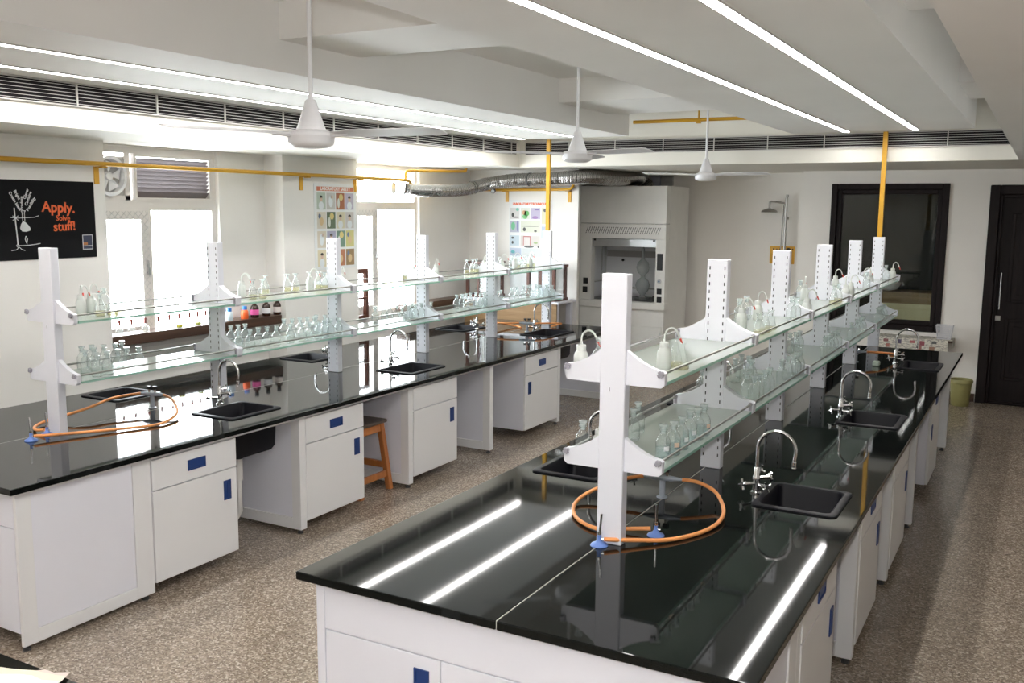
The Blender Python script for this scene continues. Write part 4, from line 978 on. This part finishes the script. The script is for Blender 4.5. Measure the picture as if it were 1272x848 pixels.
box('left_column', M['hood'], HX0, HX0+.155, HY0, HY0+.12, .93, 1.70, t, bevel=.003); cr = box('right_column', M['hood'], HX1-.125, HX1, HY0, HY0+.12, .93, 1.70, t, bevel=.003)
for (x, z) in ((HX0+.085, 1.165), (HX0+.08, 1.055)): box('socket', M['black'], x-.032, x+.032, HY0-.006, HY0+.001, z-.037, z+.037, t, bevel=.002)
for (x, z, hw, hh) in ((HX1-.068, 1.43, .036, .10), (HX1-.066, 1.075, .030, .035), (HX1-.064, .975, .030, .035)): box('socket', M['black'], x-hw, x+hw, HY0-.006, HY0+.001, z-hh, z+hh, t, bevel=.002)
MB().lathe([(.026, 0), (.026, .012), (.02, .016)], 18, (HX1-.068, HY0, 1.195), axis=(0,-1,0)).build('dial', M['alu'], t)
MB().lathe([(.012, .016), (.010, .022)], 12, (HX1-.068, HY0, 1.195), axis=(0,-1,0)).build('dial_button', mat('blue dial', (.05,.16,.3), .4), t)
s = MB().box(HX0+.16, HX1-.13, HY0+.03, HY0+.05, 1.60, 1.695).build('sash_rail', M['alu'], t, bevel=.003)
box('sash_glass', M['pane'], HX0+.17, HX1-.14, HY0+.13, HY0+.136, 1.67, 2.2, s)
for x in (HX0+.19, HX1-.16): MB().box(x-.012, x+.012, HY0+.02, HY0+.04, 1.668, 1.69).build('sash_clip', M['black'], t)
box('work_surface', M['tray'], HX0+.03, HX1-.03, HY0+.12, HY1-.03, .905, .93, t)
box('sill', M['hood'], HX0-.0, HX1+.02, HY0-.04, HY0+.12, .8455, .93, t, bevel=.006)
box('sill_apron', M['hood'], HX0, HX1, HY0, HY0+.12, .64, .845, t)
box('base_front', M['hood'], HX0, HX1, HY0+.006, HY0+.12, .10, .638, t)
for (a, b) in ((HX0+.02, -4.55), (-4.545, HX1-.02)):
    D = box('door', M['hood'], a, b, HY0-.012, HY0+.006, .12, .635, t, bevel=.003)
    x = b-.03 if b > -4.5 else a+.03
    box('hinge', M['alu'], x+.012, x+.02, HY0-.016, HY0-.01, .50, .58, D)
box('plinth', M['hood'], HX0+.03, HX1-.03, HY0+.02, HY0+.04, 0, .12, t)
box('baffle_panel', M['hoodin'], HX0+.06, HX1-.06, HY1-.07, HY1-.05, .96, 2.2, t)
box('baffle_slot', M['mesh'], HX0+.06, HX1-.06, HY1-.078, HY1-.068, 1.44, 1.52, t); box('baffle_slot', M['mesh'], HX0+.06, HX1-.06, HY1-.078, HY1-.068, 1.03, 1.05, t)
for (x, z) in ((-4.83, 1.60), (-4.83, 1.40), (-4.33, 1.32)): MB().lathe([(.018, 0), (.018, .012), (.008, .02)], 12, (x, HY1-.07, z), axis=(0,-1,0)).build('fitting', M['black'], t)
sw = MB(); x = HX0+.0305
sw.box(x, x+.012, HY0+.25, HY0+.265, 1.12, 1.64).box(x, x+.012, HY1-.2, HY1-.185, 1.12, 1.64).box(x, x+.012, HY0+.265, HY1-.2, 1.12, 1.135).box(x, x+.012, HY0+.265, HY1-.2, 1.625, 1.64)
sw.build('side_window_frame', M['mesh'], t); box('inner_liner', M['hoodin'], HX0+.0301, HX0+.033, HY0+.12, HY1-.07, .93, 2.2, t)
M['milk'] = glass('milky still glass', (.9, .93, .93), (.75, .78, .78), .35, .05, 1.45, .6)
# still apparatus and tray inside the hood
c = Vector((-4.45, 11.42, .93))
t2 = thing('distillation_flask', 'milky glass still with a bulb and column inside the fume hood', 'glassware', tuple(c))
add(t2, MB().lathe([(.09,0),(.09,.01),(.05,.02),(.03,.05),(.075,.11),(.095,.17),(.075,.23),(.03,.27),(.03,.30),(.07,.34),(.085,.40),(.07,.46),(.025,.50),(.02,.62),(.012,.64)], 24, c), 'bulbs', M['milk'])
add(t2, MB().tube([c+Vector((0,0,.6)), c+Vector((0,0,.8))], .012, 10), 'column', M['milk'])
tag(MB().box(-4.20, -4.06, 11.12, 11.26, .9305, .9405).box(-4.20, -4.19, 11.12, 11.26, .9405, 1.0).box(-4.07, -4.06, 11.12, 11.26, .9405, 1.0).box(-4.19, -4.07, 11.12, 11.13, .9405, 1.0).box(-4.19, -4.07, 11.25, 11.26, .9405, 1.0).build('tray', M['tray'], origin=(-4.13, 11.19, .9305)), 'small black tray inside the fume hood', 'tray')
# switch box above the hood
t = thing('switch_box', 'pale electrical box with a dark square panel on the wall above the hood', 'switch box', (-4.55, 11.89, 2.42))
box('box_body', mat('pale blue grey box', (.42, .43, .50), .5), -4.78, -4.42, 11.86, 11.899, 2.36, 2.485, t, bevel=.004); box('dark_panel', M['mesh'], -4.41, -4.25, 11.86, 11.899, 2.36, 2.485, t)
for x in (-4.66, -4.54): MB().lathe([(.010, 0), (.010, .006)], 10, (x, 11.86, 2.42), axis=(0,-1,0)).build('button', M['black'], t)

# ---------------------------------------------------------------- back left side table with balances
t = thing('side_table', 'tan plywood fronted table along the back wall behind the window side bench', 'table', (-5.3, 9.9, 0))
box('table_top', M['lam'], -6.05, -4.75, 9.62, 10.09, .985, 1.01, t); box('front_board', M['tan'], -6.0, -4.78, 9.63, 9.65, .66, .984, t)
for x in (-5.98, -4.82): box('leg', M['lam'], x-.03, x+.03, 9.66, 9.72, 0, .985, t); box('leg', M['lam'], x-.03, x+.03, 10.02, 10.08, 0, .985, t)
def balance(x0, x1, y0, y1, z0, z1, lab):
    t = thing('balance_case', lab, 'balance', ((x0+x1)/2, (y0+y1)/2, z0), 'wooden balance cases')
    p = .034
    for (x, y) in ((x0, y0), (x1-p, y0), (x0, y1-p), (x1-p, y1-p)): box('corner_post', M['redwood'], x, x+p, y, y+p, z0+.03, z1-.025, t)
    box('plinth', M['redwood'], x0-.01, x1+.01, y0-.01, y1+.01, z0, z0+.03, t, bevel=.003); box('lid', M['redwood'], x0-.012, x1+.012, y0-.012, y1+.012, z1-.025, z1, t, bevel=.003)
    box('front_pane', M['pane'], x0+p, x1-p, y0+.01, y0+.013, z0+.03, z1-.025, t); box('side_pane', M['pane'], x1-.013, x1-.01, y0+p, y1-p, z0+.03, z1-.025, t)
    box('sash_bar', M['redwood'], (x0+x1)/2-.011, (x0+x1)/2+.011, y0, y0+.018, z0+.03, z1-.025, t)
    xm = (x0+x1)/2; zc = z1-.09
    q = MB().tube([(xm, (y0+y1)/2, z0+.03), (xm, (y0+y1)/2, zc)], .006, 8).tube([(x0+.07, (y0+y1)/2, zc), (x1-.07, (y0+y1)/2, zc)], .004, 8)
    for x in (x0+.07, x1-.07): q.tube([(x, (y0+y1)/2, zc), (x, (y0+y1)/2, z0+.09)], .0015, 5).lathe([(.03, z0+.09), (.03, z0+.094)], 14, (x, (y0+y1)/2, 0))
    q.build('beam_and_pans', M['black'], t, smooth=True)
    return t
balance(-5.18, -4.82, 9.66, 9.98, 1.0105, 1.42, 'red brown wooden balance case at the hood end of the side table')
balance(-6.0, -5.66, 9.66, 9.98, 1.0105, 1.43, 'red brown wooden balance case in the corner of the side table')
tag(box('white_board', mat('white board', (.72, .76, .77), .3), -5.62, -5.22, 10.06, 10.075, 1.0105, 1.30, origin=(-5.4, 10.07, 1.0105)), 'pale white board leaning on the back wall between the balance cases', 'board')
# brown wooden notice frame leaning by window 2
t = thing('wooden_rack', 'dark red brown wooden stand on the sill of the second window', 'stand', (-6.1, 7.78, .9))
for (y0, y1, z0, z1) in ((7.66, 7.90, 1.38, 1.43), (7.66, 7.90, .905, .95), (7.86, 7.90, .95, 1.38), (7.66, 7.69, .95, 1.38)): box('rail', M['redwood'], -6.13, -6.09, y0, y1, z0, z1, t)
box('shelf', M['redwood'], -6.14, -6.06, 7.69, 7.86, 1.12, 1.14, t)

# ---------------------------------------------------------------- emergency shower
t = thing('emergency_shower', 'grey emergency shower with a drooping head on the back wall', 'shower', (-2.8, 11.85, 1.4))
sx, sy = -2.80, 11.80
MB().tube([(sx+.02, sy, 1.1), (sx+.02, sy, 2.20), (sx+.03, sy, 2.25)], .016, 10).tube([(sx-.025, sy, 1.55), (sx-.01, sy, 2.12)], .007, 8).build('riser', M['steel'], t, smooth=True)
MB().tube(smooth_path([(sx+.02, sy, 2.14), (sx-.06, sy-.01, 2.155), (sx-.15, sy-.02, 2.165), (sx-.175, sy-.02, 2.15), (sx-.178, sy-.02, 2.08)], 5), .012, 10).build('arm', M['steel'], t, smooth=True)
MB().lathe([(.095, 0), (.10, .006), (.085, .025), (.05, .04), (.015, .05)], 24, (sx-.178, sy-.02, 2.035)).build('shower_head', M['steel'], t, smooth=True)
for z in (1.3, 1.95): MB().box(sx+.005, sx+.035, sy, 11.9, z, z+.03).build('wall_clip', M['steel'], t)
t = thing('shower_sign', 'yellow emergency shower sign behind the rack posts', 'sign', (-2.82, 11.89, 1.45))
box('plate', M['orangeb'], -2.975, -2.675, 11.885, 11.897, 1.41, 1.625, t, bevel=.003)
for (x, rx, rz) in ((-2.75, .028, .018), (-2.93, .008, .012), (-2.89, .010, .006), (-2.85, .010, .010), (-2.70, .010, .010)):
    MB().prism([(x+rx*math.cos(a*PI/6), 1.588+rz*math.sin(a*PI/6)) for a in range(12)], 'y', 11.8835, 11.886).build('symbol', M['black'], t)
box('symbol_bar', M['black'], -2.90, -2.78, 11.8835, 11.886, 1.558, 1.566, t)

# ---------------------------------------------------------------- window and door in the door wall
x0, x1, z0, z1 = DW
t = MB()
t = rect_frame_y = MB()
def fr_y(mb, x0, x1, z0, z1, w_, ya, yb):
    mb.box(x0, x0+w_, ya, yb, z0, z1); mb.box(x1-w_, x1, ya, yb, z0, z1); mb.box(x0+w_, x1-w_, ya, yb, z0, z0+w_); mb.box(x0+w_, x1-w_, ya, yb, z1-w_, z1); return mb
o = fr_y(MB(), x0, x1, z0, z1, .065, 11.44, 11.58).build('window_3', M['darkwood'], origin=(x0, 11.46, z0), bevel=.006); tag(o, 'dark wood framed inner window beside the door', kind='structure')
fr_y(MB(), x0+.065, x1-.065, z0+.065, z1-.065, .05, 11.47, 11.56).build('inner_frame', M['darkwood'], o, bevel=.006)
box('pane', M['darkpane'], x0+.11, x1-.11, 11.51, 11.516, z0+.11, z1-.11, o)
# the dark room seen through it
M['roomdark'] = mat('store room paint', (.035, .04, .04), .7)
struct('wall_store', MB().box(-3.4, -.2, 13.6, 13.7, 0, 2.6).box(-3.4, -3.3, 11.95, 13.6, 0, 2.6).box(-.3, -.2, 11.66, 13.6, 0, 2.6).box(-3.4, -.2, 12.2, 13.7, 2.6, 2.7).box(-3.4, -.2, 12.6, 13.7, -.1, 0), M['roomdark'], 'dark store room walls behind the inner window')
t = thing('store_counter', 'cream fronted counter with a brown top seen through the inner window', 'counter', (-1.4, 12.3, 0))
box('front', M['cream'], -1.72, -.95, 12.0, 12.02, .55, .99, t); box('counter_top', M['tan'], -1.74, -.93, 11.99, 12.5, .99, 1.12, t)
tag(MB().lathe([(.02, 0), (.10, .02), (.14, .08), (.145, .10)], 20, (-1.62, 12.2, 1.1205)).build('bowl', M['fan'], smooth=True, origin=(-1.62, 12.2, 1.1205)), 'white bowl on the counter behind the inner window', 'bowl')
# door
x0, x1, zt = DR
d = fr_y(MB(), x0, x1, -.10, zt, .10, 11.43, 11.60).build('door_1', M['darkwood'], origin=(x0, 11.46, 0), bevel=.008); tag(d, 'dark carved wooden door at the end of the door aisle', kind='structure')
fr_y(MB(), x0+.10, x1-.10, .0, zt-.10, .03, 11.45, 11.58).build('door_stop', M['darkwood'], d, bevel=.006)
lf = box('leaf', M['darkwood'], x0+.13, x1-.13, 11.50, 11.54, .004, zt-.13, d)
for (za, zb) in ((.26, .93), (1.10, 2.05)):
    fr_y(MB(), x0+.23, x1-.23, za, zb, .035, 11.488, 11.50).build('panel_moulding', M['darkwood'], lf, bevel=.005)
    box('panel', M['darkwood'], x0+.31, x1-.31, 11.490, 11.50, za+.08, zb-.08, lf, bevel=.008)
MB().tube([(x0+.165, 11.45, 1.03), (x0+.165, 11.45, 1.42)], .008, 10).tube([(x0+.165, 11.45, 1.07), (x0+.165, 11.50, 1.07)], .006, 8).tube([(x0+.165, 11.45, 1.38), (x0+.165, 11.50, 1.38)], .006, 8).build('door_handle', M['chrome'], lf, smooth=True)
box('lock_plate', M['steel'], x0+.135, x0+.185, 11.493, 11.50, .905, .955, lf)
# ledge with newspaper, basket, bin
t = thing('window_shelf', 'dark shelf under the inner window covered with newspaper', 'shelf', (-1.2, 11.3, .69))
box('board', M['ledgewood'], -1.60, -.80, 11.16, 11.435, .665, .69, t)
for x in (-1.5, -.9): MB().prism([(11.43, .665), (11.2, .665), (11.43, .45)], 'x', x-.012, x+.012).build('bracket', M['ledgewood'], t)
t = thing('newspaper', 'newspaper sheets spread over the shelf and hanging down its front', 'newspaper', (-1.2, 11.3, .69))
box('top_sheet', M['news'], -1.60, -.80, 11.15, 11.43, .6905, .6925, t)
box('hanging_sheet', M['news'], -1.60, -.845, 11.148, 11.151, .558, .6925, t)
box('side_fold', M['news'], -.80, -.797, 11.16, 11.42, .60, .6925, t)
for (x, z, w_, h, c) in ((-1.47, .655, .05, .03, (.25,.1,.1)), (-1.34, .65, .06, .045, (.12,.10,.16)), (-1.20, .655, .05, .03, (.4,.12,.12)), (-1.10, .645, .05, .05, (.3,.08,.1)), (-.98, .66, .05, .03, (.12,.12,.12)), (-1.13, .595, .055, .045, (.35,.16,.14)), (-1.0, .59, .055, .045, (.32,.18,.12)), (-1.45, .60, .04, .035, (.4,.15,.12))):
    box('printed_photo', pcol(c), x-w_/2, x+w_/2, 11.1465, 11.149, z-h/2, z+h/2, t)
t = thing('plastic_basket', 'small white lattice basket on the newspaper covered shelf', 'basket', (-.895, 11.27, .6935))
def bask(f, z): return [(-.895+sx*(.065+.018*f), 11.27+sy*(.05+.015*f), z) for sx, sy in ((-1,-1),(1,-1),(1,1),(-1,1))]
mb = MB()
for k in range(6):
    q = bask(k/5, .697+k*.029); mb.tube(q+[q[0]], .004 if k in (0, 5) else .003, 5, cap=False)
for e in range(4):
    a0, b0 = bask(0, .697)[e], bask(0, .697)[(e+1)%4]; a1, b1 = bask(1, .842)[e], bask(1, .842)[(e+1)%4]
    for k in range(8):
        f = k/8; mb.tube([Vector(a0).lerp(Vector(b0), f), Vector(a1).lerp(Vector(b1), f)], .003, 5)
o = mb.build('lattice', M['basket'], t); o['kind'] = 'stuff'
box('basket_floor', M['basket'], -.96, -.83, 11.22, 11.32, .6936, .697, t)
t = thing('waste_bin', 'olive green plastic waste bin on the floor beside the door', 'bin', (-.69, 11.18, 0)); c = Vector((-.69, 11.18, 0))
add(t, MB().lathe([(.001,.001),(.085,.0),(.09,.006),(.108,.25),(.104,.25),(.086,.012),(.001,.011)], 28, c, cap=False), 'bucket', M['olive'])
add(t, MB().lathe([(.108,.245),(.118,.25),(.118,.275),(.112,.285),(.106,.28),(.105,.245)], 28, c, cap=False), 'rim', M['olive'])

# ---------------------------------------------------------------- near table with papers, lower left corner
t = thing('near_table', 'black topped table corner in the foreground', 'table', (-2.9, 1.1, 0))
box('table_top', M['granite'], -3.9, -2.095, .65, 1.53, .77, .80, t, bevel=.004)
for (x, y) in ((-3.8, .75), (-2.2, .75), (-3.8, 1.4), (-2.2, 1.4)): box('leg', M['lam'], x-.03, x+.03, y-.03, y+.03, 0, .77, t)
t = thing('paper_bundle', 'crumpled bundle of torn white papers on the foreground table', 'papers', (-2.6, 1.3, .80))
random.seed(3)
for k, (x0, x1, y0, y1, rz, c) in enumerate(((-2.64, -2.08, 1.10, 1.42, .30, M['paperw']), (-2.60, -2.12, 1.12, 1.46, .38, mat('pinkish paper', (.66,.55,.50), .7)), (-2.66, -2.14, 1.09, 1.42, .34, M['paperw']), (-2.62, -2.10, 1.10, 1.445, .36, mat('buff paper', (.70,.66,.55), .7)), (-2.66, -2.10, 1.10, 1.40, .32, M['paperw']))):
    mb = MB(); nx, ny = 14, 9; g = []
    cx, cyy = (x0+x1)/2, (y0+y1)/2
    for i in range(nx+1):
        row = []
        for j in range(ny+1):
            dx, dy = (x0-cx)+(x1-x0)*i/nx, (y0-cyy)+(y1-y0)*j/ny
            if i in (0, nx) or j in (0, ny): dx += random.uniform(-.010, .010); dy += random.uniform(-.016, .012)
            row.append(mb.b.verts.new((cx+dx*math.cos(rz)-dy*math.sin(rz), cyy+dx*math.sin(rz)+dy*math.cos(rz), .803+k*.005+random.uniform(0, .004))))
        g.append(row)
    for i in range(nx):
        for j in range(ny): mb.b.faces.new((g[i][j], g[i+1][j], g[i+1][j+1], g[i][j+1]))
    mb.build('paper_sheet', c, t)
